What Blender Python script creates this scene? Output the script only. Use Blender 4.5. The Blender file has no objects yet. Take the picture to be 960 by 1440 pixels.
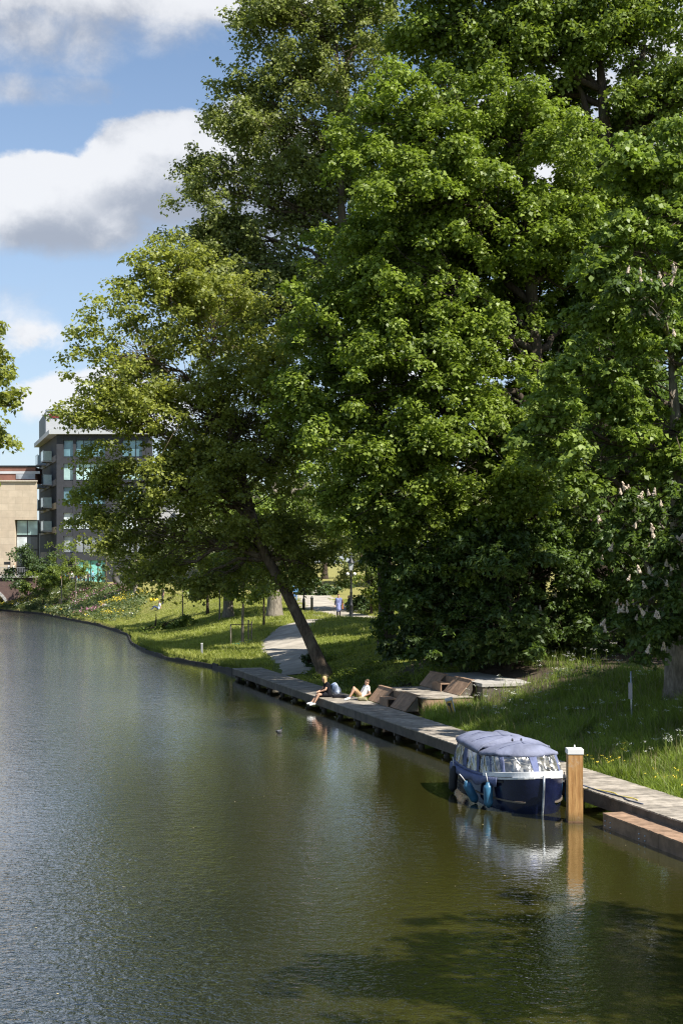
import bpy, bmesh, math, random
import numpy as np
from mathutils import Vector, Matrix

PI = math.pi
R = math.radians
scene = bpy.context.scene
COL = scene.collection
rng = np.random.default_rng(7)
random.seed(7)

CAM_H = 6.2          # eye height above the water, standing on a bridge
F = 2000.0


def at(px, py, Y):
    """a point measured on the photograph, at its real distance Y"""
    return Vector(((px - 480) / F * Y, Y, CAM_H - (py - 790) / F * Y))


# ------------------------------------------------------------------ tags
def tag(o, label=None, cat=None, group=None, kind=None):
    if label:
        o['label'] = label
    if cat:
        o['category'] = cat
    if group:
        o['group'] = group
    if kind:
        o['kind'] = kind
    return o


def thing(name, label, cat, loc=(0, 0, 0), rz=0.0, group=None):
    o = bpy.data.objects.new(name, None)
    o.empty_display_size = 0.3
    COL.objects.link(o)
    o.location = loc
    o.rotation_euler = (0, 0, rz)
    return tag(o, label, cat, group)


def copy_tree(o, parent=None):
    c = o.copy()
    COL.objects.link(c)
    c.parent = parent
    for ch in list(o.children):
        copy_tree(ch, c)
    return c


# ------------------------------------------------------------------ mesh builder
class MB:
    def __init__(self):
        self.v, self.f = [], []

    def add(self, vs, fs):
        n = len(self.v)
        self.v += [tuple(p) for p in vs]
        self.f += [tuple(i + n for i in q) for q in fs]
        return self

    def box(self, c, s, rz=0.0, m=None):
        x, y, z = s[0] / 2, s[1] / 2, s[2] / 2
        vs = [(-x, -y, -z), (x, -y, -z), (x, y, -z), (-x, y, -z), (-x, -y, z), (x, -y, z), (x, y, z), (-x, y, z)]
        M = m if m is not None else Matrix.Rotation(rz, 4, 'Z')
        vs = [M @ Vector(p) + Vector(c) for p in vs]
        return self.add(vs, [(3, 2, 1, 0), (4, 5, 6, 7), (0, 1, 5, 4), (1, 2, 6, 5), (2, 3, 7, 6), (3, 0, 4, 7)])

    def prism(self, poly, z0, z1):
        n = len(poly)
        vs = [(p[0], p[1], z0) for p in poly] + [(p[0], p[1], z1) for p in poly]
        fs = [tuple(range(n - 1, -1, -1)), tuple(range(n, 2 * n))]
        fs += [(i, (i + 1) % n, n + (i + 1) % n, n + i) for i in range(n)]
        return self.add(vs, fs)

    def quadbox(self, a, b, c, d, t):
        """a slab with face a b c d (anticlockwise seen from its front) and thickness t behind it"""
        a, b, c, d = map(Vector, (a, b, c, d))
        n = (b - a).cross(d - a).normalized()
        vs = [a, b, c, d] + [p - n * t for p in (a, b, c, d)]
        return self.add(vs, [(0, 1, 2, 3), (7, 6, 5, 4), (0, 4, 5, 1), (1, 5, 6, 2), (2, 6, 7, 3), (3, 7, 4, 0)])

    def tube(self, path, radii, n=8, cap=True):
        P = [Vector(p) for p in path]
        if not hasattr(radii, '__len__'):
            radii = [radii] * len(P)
        t0 = (P[1] - P[0]).normalized()
        ref = Vector((0, 0, 1)) if abs(t0.z) < 0.9 else Vector((1, 0, 0))
        a = t0.cross(ref).normalized()
        base = len(self.v)
        for i, p in enumerate(P):
            t = (P[min(i + 1, len(P) - 1)] - P[max(i - 1, 0)]).normalized()
            a = (a - t * a.dot(t)).normalized()
            b = t.cross(a)
            for k in range(n):
                w = 2 * PI * k / n
                self.v.append(tuple(p + (a * math.cos(w) + b * math.sin(w)) * radii[i]))
        for i in range(len(P) - 1):
            for k in range(n):
                q = base + i * n
                self.f.append((q + k, q + (k + 1) % n, q + n + (k + 1) % n, q + n + k))
        if cap:
            self.f.append(tuple(base + k for k in range(n - 1, -1, -1)))
            q = base + (len(P) - 1) * n
            self.f.append(tuple(q + k for k in range(n)))
        return self

    def lathe(self, prof, n=16, c=(0, 0, 0)):
        """prof: list of (r, z) from bottom to top"""
        base = len(self.v)
        for r, z in prof:
            for k in range(n):
                w = 2 * PI * k / n
                self.v.append((c[0] + r * math.cos(w), c[1] + r * math.sin(w), c[2] + z))
        for i in range(len(prof) - 1):
            for k in range(n):
                q = base + i * n
                self.f.append((q + k, q + (k + 1) % n, q + n + (k + 1) % n, q + n + k))
        self.f.append(tuple(base + k for k in range(n - 1, -1, -1)))
        q = base + (len(prof) - 1) * n
        self.f.append(tuple(q + k for k in range(n)))
        return self

    def ball(self, c, r, nu=12, nv=8, m=None):
        if not hasattr(r, '__len__'):
            r = (r, r, r)
        base = len(self.v)
        M = m if m is not None else Matrix.Identity(4)
        for j in range(1, nv):
            th = PI * j / nv
            for k in range(nu):
                w = 2 * PI * k / nu
                p = Vector((r[0] * math.sin(th) * math.cos(w), r[1] * math.sin(th) * math.sin(w), -r[2] * math.cos(th)))
                self.v.append(tuple(M @ p + Vector(c)))
        s = len(self.v)
        self.v.append(tuple(M @ Vector((0, 0, -r[2])) + Vector(c)))
        self.v.append(tuple(M @ Vector((0, 0, r[2])) + Vector(c)))
        for j in range(nv - 2):
            for k in range(nu):
                q = base + j * nu
                self.f.append((q + k, q + (k + 1) % nu, q + nu + (k + 1) % nu, q + nu + k))
        for k in range(nu):
            self.f.append((s, base + (k + 1) % nu, base + k))
            q = base + (nv - 2) * nu
            self.f.append((s + 1, q + k, q + (k + 1) % nu))
        return self

    def capsule(self, a, b, r0, r1, n=10):
        a, b = Vector(a), Vector(b)
        d = b - a
        L = max(d.length, 1e-5)
        d = d / L
        path, rad = [], []
        for k in (0.02, 0.35, 0.7):
            path.append(a - d * r0 * math.sqrt(1 - k * k)); rad.append(r0 * k)
        path.append(a); rad.append(r0)
        path.append(b); rad.append(r1)
        for k in (0.7, 0.35, 0.02):
            path.append(b + d * r1 * math.sqrt(1 - k * k)); rad.append(r1 * k)
        return self.tube(path, rad, n)

    def build(self, name, mat, parent=None, smooth=False, origin=None, bevel=0.0):
        vs = self.v
        if origin is not None:
            ox, oy, oz = origin
            vs = [(p[0] - ox, p[1] - oy, p[2] - oz) for p in vs]
        me = bpy.data.meshes.new(name)
        me.from_pydata(vs, [], self.f)
        me.validate()
        me.update()
        if smooth:
            me.polygons.foreach_set('use_smooth', [True] * len(me.polygons))
        me.materials.append(mat)
        o = bpy.data.objects.new(name, me)
        COL.objects.link(o)
        o.parent = parent
        if bevel:
            b = o.modifiers.new('bevel', 'BEVEL')
            b.width = bevel
            b.segments = 2
            b.limit_method = 'ANGLE'
        return o


def fast_mesh(name, V, nper, mat, parent=None, origin=None, attr=None):
    """V: (N, nper, 3) array; one face of nper corners for each row"""
    N = V.shape[0]
    V = V.reshape(-1, 3).astype(np.float32)
    if origin is not None:
        V = V - np.array(origin, np.float32)
    me = bpy.data.meshes.new(name)
    me.vertices.add(N * nper)
    me.vertices.foreach_set('co', V.ravel())
    me.loops.add(N * nper)
    me.loops.foreach_set('vertex_index', np.arange(N * nper, dtype=np.int32))
    me.polygons.add(N)
    me.polygons.foreach_set('loop_start', np.arange(0, N * nper, nper, dtype=np.int32))
    me.update(calc_edges=True)
    mats = mat if isinstance(mat, (list, tuple)) else [mat]
    for m in mats:
        me.materials.append(m)
    if attr is not None:
        me.polygons.foreach_set('material_index', attr.astype(np.int32))
    o = bpy.data.objects.new(name, me)
    COL.objects.link(o)
    o.parent = parent
    return o


# ------------------------------------------------------------------ materials
class NT:
    """a few shorthands for node trees"""
    def __init__(self, tree):
        self.t = tree
        self.n = tree.nodes
        self.l = tree.links

    def put(self, sock, val):
        if isinstance(val, bpy.types.NodeSocket):
            self.l.new(val, sock)
        elif val is not None:
            if hasattr(sock.default_value, '__len__') and not hasattr(val, '__len__'):
                val = (val,) * len(sock.default_value)
            if hasattr(sock.default_value, '__len__') and len(sock.default_value) == 4 and len(val) == 3:
                val = tuple(val) + (1,)
            sock.default_value = val

    def math(self, op, a, b=None, c=None, clamp=False):
        n = self.n.new('ShaderNodeMath')
        n.operation = op
        n.use_clamp = clamp
        for i, x in enumerate((a, b, c)):
            self.put(n.inputs[i], x)
        return n.outputs[0]

    def vec(self, op, a, b=None, scale=None):
        n = self.n.new('ShaderNodeVectorMath')
        n.operation = op
        self.put(n.inputs[0], a)
        if b is not None:
            self.put(n.inputs[1], b)
        if scale is not None:
            self.put(n.inputs['Scale'], scale)
        return n.outputs['Value'] if op in ('LENGTH', 'DOT_PRODUCT', 'DISTANCE') else n.outputs['Vector']

    def mix(self, fac, a, b, blend='MIX'):
        n = self.n.new('ShaderNodeMix')
        n.data_type = 'RGBA'
        n.blend_type = blend
        self.put(n.inputs[0], fac)
        self.put(n.inputs[6], a)
        self.put(n.inputs[7], b)
        return n.outputs[2]

    def noise(self, vec=None, scale=5, detail=3, rough=0.55, dist=0.0):
        n = self.n.new('ShaderNodeTexNoise')
        self.put(n.inputs['Vector'], vec)
        self.put(n.inputs['Scale'], scale)
        n.inputs['Detail'].default_value = detail
        n.inputs['Roughness'].default_value = rough
        n.inputs['Distortion'].default_value = dist
        return n.outputs['Fac']

    def range(self, v, a, b, c=0.0, d=1.0, smooth=True):
        n = self.n.new('ShaderNodeMapRange')
        n.interpolation_type = 'SMOOTHSTEP' if smooth else 'LINEAR'
        for i, x in enumerate((v, a, b, c, d)):
            self.put(n.inputs[i], x)
        return n.outputs[0]

    def combine(self, x, y, z):
        n = self.n.new('ShaderNodeCombineXYZ')
        for i, q in enumerate((x, y, z)):
            self.put(n.inputs[i], q)
        return n.outputs[0]

    def sep(self, v):
        n = self.n.new('ShaderNodeSeparateXYZ')
        self.put(n.inputs[0], v)
        return n.outputs

    def bump(self, h, strength=0.5, dist=0.02):
        n = self.n.new('ShaderNodeBump')
        self.put(n.inputs['Height'], h)
        self.put(n.inputs['Strength'], strength)
        n.inputs['Distance'].default_value = dist
        return n.outputs[0]

    def obj(self):
        return self.n.new('ShaderNodeTexCoord').outputs['Object']

    def island(self):
        return self.n.new('ShaderNodeNewGeometry').outputs['Random Per Island']


def new_mat(name):
    m = bpy.data.materials.new(name)
    m.use_nodes = True
    m.node_tree.nodes.clear()
    N = NT(m.node_tree)
    out = N.n.new('ShaderNodeOutputMaterial')
    return m, N, out


def principled(N, out, color, rough=0.6, normal=None, metal=0.0, spec=0.5):
    p = N.n.new('ShaderNodeBsdfPrincipled')
    N.put(p.inputs['Base Color'], color)
    N.put(p.inputs['Roughness'], rough)
    N.put(p.inputs['Metallic'], metal)
    N.put(p.inputs['Specular IOR Level'], spec)
    if normal is not None:
        N.put(p.inputs['Normal'], normal)
    N.l.new(p.outputs[0], out.inputs[0])
    return p


def M(name, col, rough=0.6, var=0.15, scale=4.0, bump=0.0, bscale=None, metal=0.0, isl=0.0, stretch=(1, 1, 1), spec=0.4, col2=None):
    """a surface with uneven colour and relief"""
    m, N, out = new_mat(name)
    v = N.vec('MULTIPLY', N.obj(), stretch)
    n = N.noise(v, scale, 4, 0.6)
    lo = tuple(c * (1 - var) for c in col)
    hi = col2 if col2 else tuple(min(1, c * (1 + var)) for c in col)
    c = N.mix(N.range(n, 0.3, 0.7), lo, hi)
    if isl:
        k = N.range(N.island(), 0, 1, 1 - isl, 1 + isl, smooth=False)
        c = N.vec('SCALE', c, scale=k)
    nm = None
    if bump:
        nm = N.bump(N.noise(v, bscale or scale * 4, 4, 0.65), bump, 0.02)
    r = N.range(n, 0.2, 0.8, max(0.02, rough - 0.08), min(1, rough + 0.08))
    principled(N, out, c, r, nm, metal, spec)
    return m


def leaf_mat(name, col, trans, col2=None, tfac=0.35, rough=0.5, spec=0.45, patch=0.5):
    """a thin leaf: reflects, shines a little and lets light through"""
    m, N, out = new_mat(name)
    i = N.island()
    pn = N.noise(N.obj(), patch, 2)
    k = N.math('ADD', N.math('MULTIPLY', i, 0.6), N.math('MULTIPLY', N.range(pn, 0.35, 0.65), 0.4))
    c2 = col2 or tuple(min(1, x * 1.6) for x in col)
    c1 = tuple(x * 0.55 for x in col)
    c = N.mix(k, c1, c2)
    p = N.n.new('ShaderNodeBsdfPrincipled')
    N.put(p.inputs['Base Color'], c)
    N.put(p.inputs['Roughness'], rough)
    N.put(p.inputs['Specular IOR Level'], spec)
    t = N.n.new('ShaderNodeBsdfTranslucent')
    N.put(t.inputs['Color'], N.mix(k, tuple(x * 0.7 for x in trans), tuple(min(1, x * 1.25) for x in trans)))
    s = N.n.new('ShaderNodeMixShader')
    s.inputs[0].default_value = tfac
    N.l.new(p.outputs[0], s.inputs[1])
    N.l.new(t.outputs[0], s.inputs[2])
    N.l.new(s.outputs[0], out.inputs[0])
    return m


def bark_mat(name, col, col2, scale=3.0):
    m, N, out = new_mat(name)
    v = N.vec('MULTIPLY', N.obj(), (1, 1, 0.25))
    n = N.noise(v, scale * 3, 5, 0.7, 0.4)
    big = N.noise(N.obj(), 1.1, 3, 0.6)
    c = N.mix(N.range(n, 0.35, 0.68), tuple(x * 0.45 for x in col), col)
    c = N.mix(N.range(big, 0.5, 0.7, 0, 0.7), c, col2)
    principled(N, out, c, 0.9, N.bump(n, 0.9, 0.06), spec=0.15)
    return m


MAT = {}
MAT['bark'] = bark_mat('bark', (0.15, 0.115, 0.085), (0.17, 0.16, 0.11))
MAT['bark_dark'] = bark_mat('bark_dark', (0.085, 0.065, 0.05), (0.08, 0.075, 0.05))
MAT['bark_pale'] = bark_mat('bark_pale', (0.30, 0.26, 0.21), (0.22, 0.19, 0.15))
MAT['bark_flaky'] = bark_mat('bark_flaky', (0.20, 0.15, 0.11), (0.30, 0.25, 0.17))
MAT['maple'] = leaf_mat('maple_leaf', (0.146, 0.224, 0.031), (0.268, 0.378, 0.034), (0.268, 0.340, 0.049), 0.34)
MAT['plane'] = leaf_mat('plane_leaf', (0.170, 0.218, 0.041), (0.448, 0.500, 0.070), (0.334, 0.364, 0.079), 0.40)
MAT['poplar'] = leaf_mat('poplar_leaf', (0.176, 0.222, 0.059), (0.317, 0.390, 0.071), (0.294, 0.323, 0.106), 0.34)
MAT['lime'] = leaf_mat('lime_leaf', (0.130, 0.198, 0.037), (0.256, 0.354, 0.034), (0.228, 0.302, 0.060), 0.34)
MAT['oak'] = leaf_mat('oak_leaf', (0.151, 0.240, 0.039), (0.293, 0.415, 0.047), (0.269, 0.351, 0.062), 0.34)
MAT['chestnut'] = leaf_mat('chestnut_leaf', (0.080, 0.134, 0.032), (0.171, 0.268, 0.034), (0.134, 0.205, 0.050), 0.34)
MAT['far'] = leaf_mat('far_leaf', (0.154, 0.192, 0.069), (0.366, 0.415, 0.083), (0.241, 0.275, 0.107), 0.34)
MAT['shrub'] = leaf_mat('shrub_leaf', (0.055, 0.099, 0.035), (0.146, 0.220, 0.034), (0.094, 0.143, 0.050), 0.30)
MAT['shrub_light'] = leaf_mat('shrub_light_leaf', (0.121, 0.181, 0.032), (0.305, 0.390, 0.034), (0.186, 0.241, 0.050), 0.40)
MAT['grass'] = leaf_mat('grass_blade', (0.171, 0.250, 0.034), (0.342, 0.464, 0.037), (0.281, 0.354, 0.067), 0.42, patch=0.35)
MAT['lawn'] = leaf_mat('lawn_blade', (0.268, 0.323, 0.055), (0.415, 0.488, 0.049), (0.415, 0.427, 0.110), 0.40, patch=0.2)
MAT['white_flower'] = M('white_flower', (0.60, 0.60, 0.53), 0.7, 0.1, spec=0.2)
MAT['yellow_flower'] = M('yellow_flower', (0.62, 0.48, 0.05), 0.6, 0.15, spec=0.2)
MAT['pink_flower'] = M('pink_flower', (0.42, 0.18, 0.28), 0.6, 0.2, spec=0.2)
MAT['candle'] = M('blossom', (0.60, 0.50, 0.40), 0.7, 0.12, 14, spec=0.2)
MAT['timber'] = M('weathered_timber', (0.30, 0.265, 0.22), 0.8, 0.35, 3, 0.5, 26, isl=0.22, stretch=(1, 1, 1))
MAT['timber_dark'] = M('dark_wet_timber', (0.115, 0.095, 0.075), 0.75, 0.4, 2.0, 0.5, 20, isl=0.2)
MAT['timber_red'] = M('reddish_timber', (0.24, 0.155, 0.10), 0.7, 0.3, 3, 0.4, 24, isl=0.18)
MAT['timber_warm'] = M('warm_hardwood', (0.29, 0.19, 0.125), 0.7, 0.25, 4, 0.35, 28, isl=0.15)
def post_mat():
    m, N, out = new_mat('post_wood')
    P = N.obj()
    g = N.noise(N.vec('MULTIPLY', P, (6, 6, 0.45)), 3.0, 5, 0.65, 0.3)
    c = N.mix(N.range(g, 0.3, 0.7), (0.29, 0.145, 0.05), (0.47, 0.27, 0.105))
    crack = N.noise(N.vec('MULTIPLY', P, (14, 14, 0.35)), 2.2, 3, 0.5, 0.4)
    c = N.mix(N.range(crack, 0.37, 0.30), c, (0.10, 0.05, 0.02))
    wear = N.noise(P, 3.5, 4, 0.7)
    c = N.mix(N.range(wear, 0.55, 0.75, 0, 0.55), c, (0.42, 0.36, 0.28))
    z = N.math('ADD', N.sep(P)[2], N.math('MULTIPLY', wear, 0.25))
    c = N.mix(N.range(z, 0.42, 0.12, 0, 0.85), c, (0.10, 0.075, 0.03))
    principled(N, out, c, 0.7, N.bump(N.math('SUBTRACT', g, N.range(crack, 0.37, 0.30, 0, 0.5)), 0.6, 0.02), spec=0.25)
    return m


MAT['post_wood'] = post_mat()
MAT['white_paint'] = M('white_paint', (0.66, 0.66, 0.65), 0.45, 0.06, 5)
MAT['steel'] = M('galvanised_steel', (0.42, 0.45, 0.48), 0.4, 0.15, 8, metal=0.7)
MAT['black_iron'] = M('black_iron', (0.018, 0.019, 0.021), 0.4, 0.3, 6)
MAT['rust'] = M('rusted_steel', (0.06, 0.055, 0.05), 0.7, 0.3, 3, 0.3)
MAT['brick'] = None

MAT['straw'] = leaf_mat('straw_blade', (0.24, 0.23, 0.09), (0.30, 0.28, 0.10), (0.40, 0.36, 0.17), 0.35, patch=0.4)

MAT['fallen'] = M('fallen_leaf', (0.42, 0.36, 0.18), 0.6, 0.4, 3, isl=0.5)

# ================================================================== THE LIE OF THE LAND
NRM = Vector((0.959, 0.283, 0)).normalized()       # inland, across the jetty
UDIR = Vector((-0.283, 0.959, 0)).normalized()     # along the jetty, away from the bridge


def dock_x(Y):
    return 6.1 - 0.295 * (Y - 35.4)


FAR_SHORE = [(-5.35, 77.9), (-7.5, 83.8), (-10.8, 89.9), (-13.6, 98.5), (-15.8, 107.8), (-18.0, 120.4), (-23.4, 138),
             (-28.7, 151), (-35.0, 167), (-43.3, 181)]
RIGHT_BANK = [(30.0, -40.0), (dock_x(14) + 1.57, 14.0), (dock_x(77.4) + 1.57, 77.4)] + FAR_SHORE + [(-48, 190), (-56, 203), (-100, 214), (-900, 260)]
_RB = np.array(RIGHT_BANK)


def shore_d(x, y):
    """signed distance inland of the right bank"""
    x = np.asarray(x, float); y = np.asarray(y, float)
    best = np.full(x.shape, 1e9); sg = np.ones(x.shape)
    for a, b in zip(_RB[:-1], _RB[1:]):
        d = b - a
        L2 = d @ d
        t = np.clip(((x - a[0]) * d[0] + (y - a[1]) * d[1]) / L2, 0, 1)
        qx, qy = x - (a[0] + t * d[0]), y - (a[1] + t * d[1])
        q = np.hypot(qx, qy)
        s = np.where(d[0] * (y - a[1]) - d[1] * (x - a[0]) < 0, 1.0, -1.0)
        m = q < best - 1e-9
        best = np.where(m, q, best); sg = np.where(m, s, sg)
    return best * sg


def sstep(t):
    t = np.clip(t, 0, 1)
    return t * t * (3 - 2 * t)


def wob(x, y):
    return (0.10 * np.sin(x * 0.61 + 1.3) * np.cos(y * 0.47) + 0.06 * np.sin(x * 1.37 + y * 0.9) + 0.035 * np.sin(x * 2.9 - y * 2.3 + 0.7))


def height(x, y):
    x = np.asarray(x, float); y = np.asarray(y, float)
    d = shore_d(x, y)
    plat = np.interp(y, [20, 60, 80, 105, 150, 185, 230], [2.1, 2.05, 1.95, 1.95, 2.7, 3.35, 3.8])
    w = np.interp(y, [40, 70, 85, 110, 180], [8.0, 8.0, 13.0, 12.0, 7.0])
    z = 0.32 + (plat - 0.32) * sstep(d / w) + wob(x, y) * np.clip(d / 3, 0, 1) * 0.6
    # a low mound of grass in the fork of the paths
    z = z + 0.35 * np.exp(-(((x - 0.3) / 2.6) ** 2 + ((y - 95) / 5.0) ** 2))
    z = np.where(d < 0, -1.2, z)
    dl = (-0.26 * y - 6.0 - x) * 0.968
    zl = 0.4 + 1.3 * sstep(dl / 6.0)
    return np.where((dl > 0) & (y < 178), zl, z)


def H(x, y):
    return float(height(np.array([x]), np.array([y]))[0])


def hit(px, py):
    """where the sight line measured on the photograph meets the ground"""
    for Y in np.arange(25, 400, 0.25):
        p = at(px, py, float(Y))
        if p.z <= H(p.x, p.y):
            return np.array([p.x, p.y, H(p.x, p.y)])
    raise ValueError((px, py))


# ------------------------------------------------------------------ ground sheet
def build_ground():
    xs = np.concatenate([[-1500, -900, -500, -300, -200, -140, -100, -80], np.arange(-70, 34.01, 0.5), [36, 39, 43, 50, 60, 75, 100, 150, 250, 450, 900, 1500]])
    ys = np.concatenate([[-400, -200, -100, -60, -30, -10, 0, 6], np.arange(10, 205.1, 0.6), [208, 212, 220, 235, 260, 300, 400, 600, 1000, 1800]])
    X, Y = np.meshgrid(xs, ys)
    Z = height(X.ravel(), Y.ravel())
    V = np.stack([X.ravel(), Y.ravel(), Z], 1)
    nx, ny = len(xs), len(ys)
    i = (np.arange(ny - 1)[:, None] * nx + np.arange(nx - 1)[None, :]).ravel()
    faces = np.stack([i, i + 1, i + nx + 1, i + nx], 1)
    me = bpy.data.meshes.new('ground')
    me.vertices.add(len(V)); me.vertices.foreach_set('co', V.astype(np.float32).ravel())
    me.loops.add(faces.size); me.loops.foreach_set('vertex_index', faces.astype(np.int32).ravel())
    me.polygons.add(len(faces)); me.polygons.foreach_set('loop_start', np.arange(0, faces.size, 4, dtype=np.int32))
    me.update(calc_edges=True)
    me.polygons.foreach_set('use_smooth', [True] * len(faces))
    m, N, out = new_mat('park_ground')
    P = N.obj()
    s = N.sep(P)
    n1 = N.noise(P, 0.22, 4, 0.6)
    n2 = N.noise(P, 2.2, 5, 0.65)
    n3 = N.noise(P, 11, 3, 0.7)
    green = N.mix(n2, (0.10, 0.13, 0.024), (0.18, 0.21, 0.042))
    dry = N.mix(n3, (0.23, 0.21, 0.07), (0.33, 0.29, 0.11))
    far = N.range(s[1], 112, 150)
    k = N.math('ADD', N.math('MULTIPLY', far, 0.75), N.range(n1, 0.5, 0.72, 0, 0.35), clamp=True)
    c = N.mix(k, green, dry)
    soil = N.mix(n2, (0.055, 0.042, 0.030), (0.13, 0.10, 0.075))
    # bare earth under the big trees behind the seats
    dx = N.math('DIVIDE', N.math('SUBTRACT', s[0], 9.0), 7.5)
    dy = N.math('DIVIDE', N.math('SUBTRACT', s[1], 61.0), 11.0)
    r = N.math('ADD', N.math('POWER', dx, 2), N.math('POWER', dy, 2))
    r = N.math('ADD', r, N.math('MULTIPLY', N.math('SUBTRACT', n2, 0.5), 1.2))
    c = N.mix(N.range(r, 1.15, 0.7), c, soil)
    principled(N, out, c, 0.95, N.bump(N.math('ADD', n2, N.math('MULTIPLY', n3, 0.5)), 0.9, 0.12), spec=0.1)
    me.materials.append(m)
    o = bpy.data.objects.new('ground', me)
    COL.objects.link(o)
    tag(o, 'grassy canal bank rising to the park lawns', None, None, 'structure')


build_ground()


# ------------------------------------------------------------------ paths
def ribbon(name, pts, widths, mat, label, lift=0.05):
    P = np.array(pts, float)
    t = np.concatenate([[0], np.cumsum(np.hypot(*np.diff(P, axis=0).T))])
    n = int(t[-1] / 0.7)
    tt = np.linspace(0, t[-1], n)
    # smooth by interpolating twice
    x = np.interp(tt, t, P[:, 0]); y = np.interp(tt, t, P[:, 1]); w = np.interp(tt, t, widths)
    for _ in range(10):
        x[1:-1] = (x[:-2] + 2 * x[1:-1] + x[2:]) / 4
        y[1:-1] = (y[:-2] + 2 * y[1:-1] + y[2:]) / 4
    tx, ty = np.gradient(x), np.gradient(y)
    L = np.hypot(tx, ty)
    nx_, ny_ = -ty / L, tx / L
    K = 9
    wl = w * (1 + 0.10 * np.sin(tt * 1.7) + 0.07 * np.sin(tt * 4.1 + 1))
    wr = w * (1 + 0.10 * np.sin(tt * 1.3 + 2) + 0.07 * np.sin(tt * 3.3))
    V = []
    for k in range(K):
        a = k / (K - 1) * 2 - 1
        ww = np.where(a < 0, wl, wr) * a * 0.5
        px, py = x + nx_ * ww, y + ny_ * ww
        V.append(np.stack([px, py, height(px, py) + lift - 0.06 * abs(a) ** 6], 1))
    V = np.stack(V, 1)
    vs = V.reshape(-1, 3)
    fs = [(i * K + k, (i + 1) * K + k, (i + 1) * K + k + 1, i * K + k + 1) for i in range(n - 1) for k in range(K - 1)]
    mb = MB(); mb.add(vs.tolist(), fs)
    o = mb.build(name, mat, smooth=True)
    me = o.data
    if me.polygons[0].normal.z < 0:
        me.flip_normals()
    return tag(o, label, None, None, 'structure')


MAT['path'] = M('pale_gravel', (0.37, 0.335, 0.28), 0.95, 0.22, 0.8, 0.4, 30, spec=0.1)
MAT['gravel_dark'] = M('grey_gravel', (0.20, 0.185, 0.17), 0.95, 0.3, 2.0, 0.6, 14, spec=0.1)
ribbon('path', [(-2.6, 73.0), (-2.2, 76), (-2.6, 81), (-3.6, 88), (-3.7, 93), (-2.9, 98), (-1.6, 102), (0.4, 105)], [1.6, 1.8, 2.3, 3.0, 3.2, 3.2, 3.2, 3.4], MAT['path'], 'pale gravel footpath leading down to the jetty')
ribbon('main_path', [(-6.5, 190), (-4.6, 165), (-3.2, 148), (-1.9, 128), (-0.6, 114), (1.2, 106), (4.3, 98), (8.5, 88), (15.0, 73), (21.5, 55), (28, 30), (38, 0)],
       [4.2, 4.2, 4.0, 4.4, 5.2, 5.4, 4.0, 3.2, 2.6, 2.8, 3.4, 3.4], MAT['path'], 'pale gravel main path through the park', 0.055)


# ------------------------------------------------------------------ water
def build_water():
    m, N, out = new_mat('canal_water')
    P = N.obj()
    s = N.sep(P)
    # wind patches: the open side is ruffled, the water along the trees lies calmer
    big = N.noise(N.vec('MULTIPLY', P, (0.10, 0.045, 1)), 1.0, 3, 0.5)
    lane = N.math('ADD', s[0], N.math('MULTIPLY', N.math('SUBTRACT', s[1], 30), 0.22))     # metres from the open side to the jetty
    lane = N.math('ADD', lane, N.math('MULTIPLY', N.math('SUBTRACT', big, 0.5), 9.0))
    calm = N.range(lane, -4.0, 4.5, 0.74, 0.085)
    calm = N.math('MULTIPLY', calm, N.range(s[1], 40, 130, 1.0, 2.0))
    calm = N.math('MULTIPLY', calm, N.range(big, 0.30, 0.62, 0.55, 1.0))
    w1 = N.noise(N.vec('MULTIPLY', P, (1.0, 1.35, 1)), 5.2, 2, 0.5, 0.6)
    w2 = N.noise(N.vec('MULTIPLY', P, (0.8, 1.5, 1)), 1.6, 2, 0.5, 0.3)
    w3 = N.noise(P, 15.0, 2, 0.5)
    h = N.math('ADD', N.math('MULTIPLY', w1, 0.50), N.math('MULTIPLY', w2, 0.55))
    h = N.math('ADD', h, N.math('MULTIPLY', w3, 0.22))
    h = N.math('MULTIPLY', h, calm)
    bn = N.bump(h, 1.0, 0.075)
    mud = N.noise(N.vec('MULTIPLY', P, (0.12, 0.07, 1)), 1.0, 3, 0.5)
    col = N.mix(mud, (0.032, 0.031, 0.0070), (0.044, 0.041, 0.0100))
    col = N.mix(N.range(lane, -7.5, 1.5, 1.0, 0.0), col, (0.006, 0.009, 0.009))
    p = principled(N, out, col, 0.045, bn, spec=1.0)
    p.inputs['IOR'].default_value = 1.45
    p.inputs['Coat Weight'].default_value = 1.0
    p.inputs['Coat Roughness'].default_value = 0.04
    p.inputs['Coat IOR'].default_value = 1.4
    N.l.new(bn, p.inputs['Coat Normal'])
    mb = MB()
    mb.add([(-1500, -400, 0), (1500, -400, 0), (1500, 1800, 0), (-1500, 1800, 0)], [(0, 1, 2, 3)])
    o = mb.build('water', m)
    tag(o, 'murky olive canal water with wind ripples', None, None, 'structure')


build_water()

# ------------------------------------------------------------------ sun, sky, camera
SUN = Vector((0.79, -0.61, 0))
SUN_EL = R(49)
SUN = Vector((SUN.x, SUN.y, 0)).normalized() * math.cos(SUN_EL) + Vector((0, 0, math.sin(SUN_EL)))
sl = bpy.data.lights.new('sun', 'SUN')
sl.energy = 5.0
sl.angle = R(0.53)
sl.color = (1.0, 0.95, 0.86)
so = bpy.data.objects.new('sun', sl)
COL.objects.link(so)
so.rotation_euler = SUN.to_track_quat('Z', 'Y').to_euler()


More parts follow.
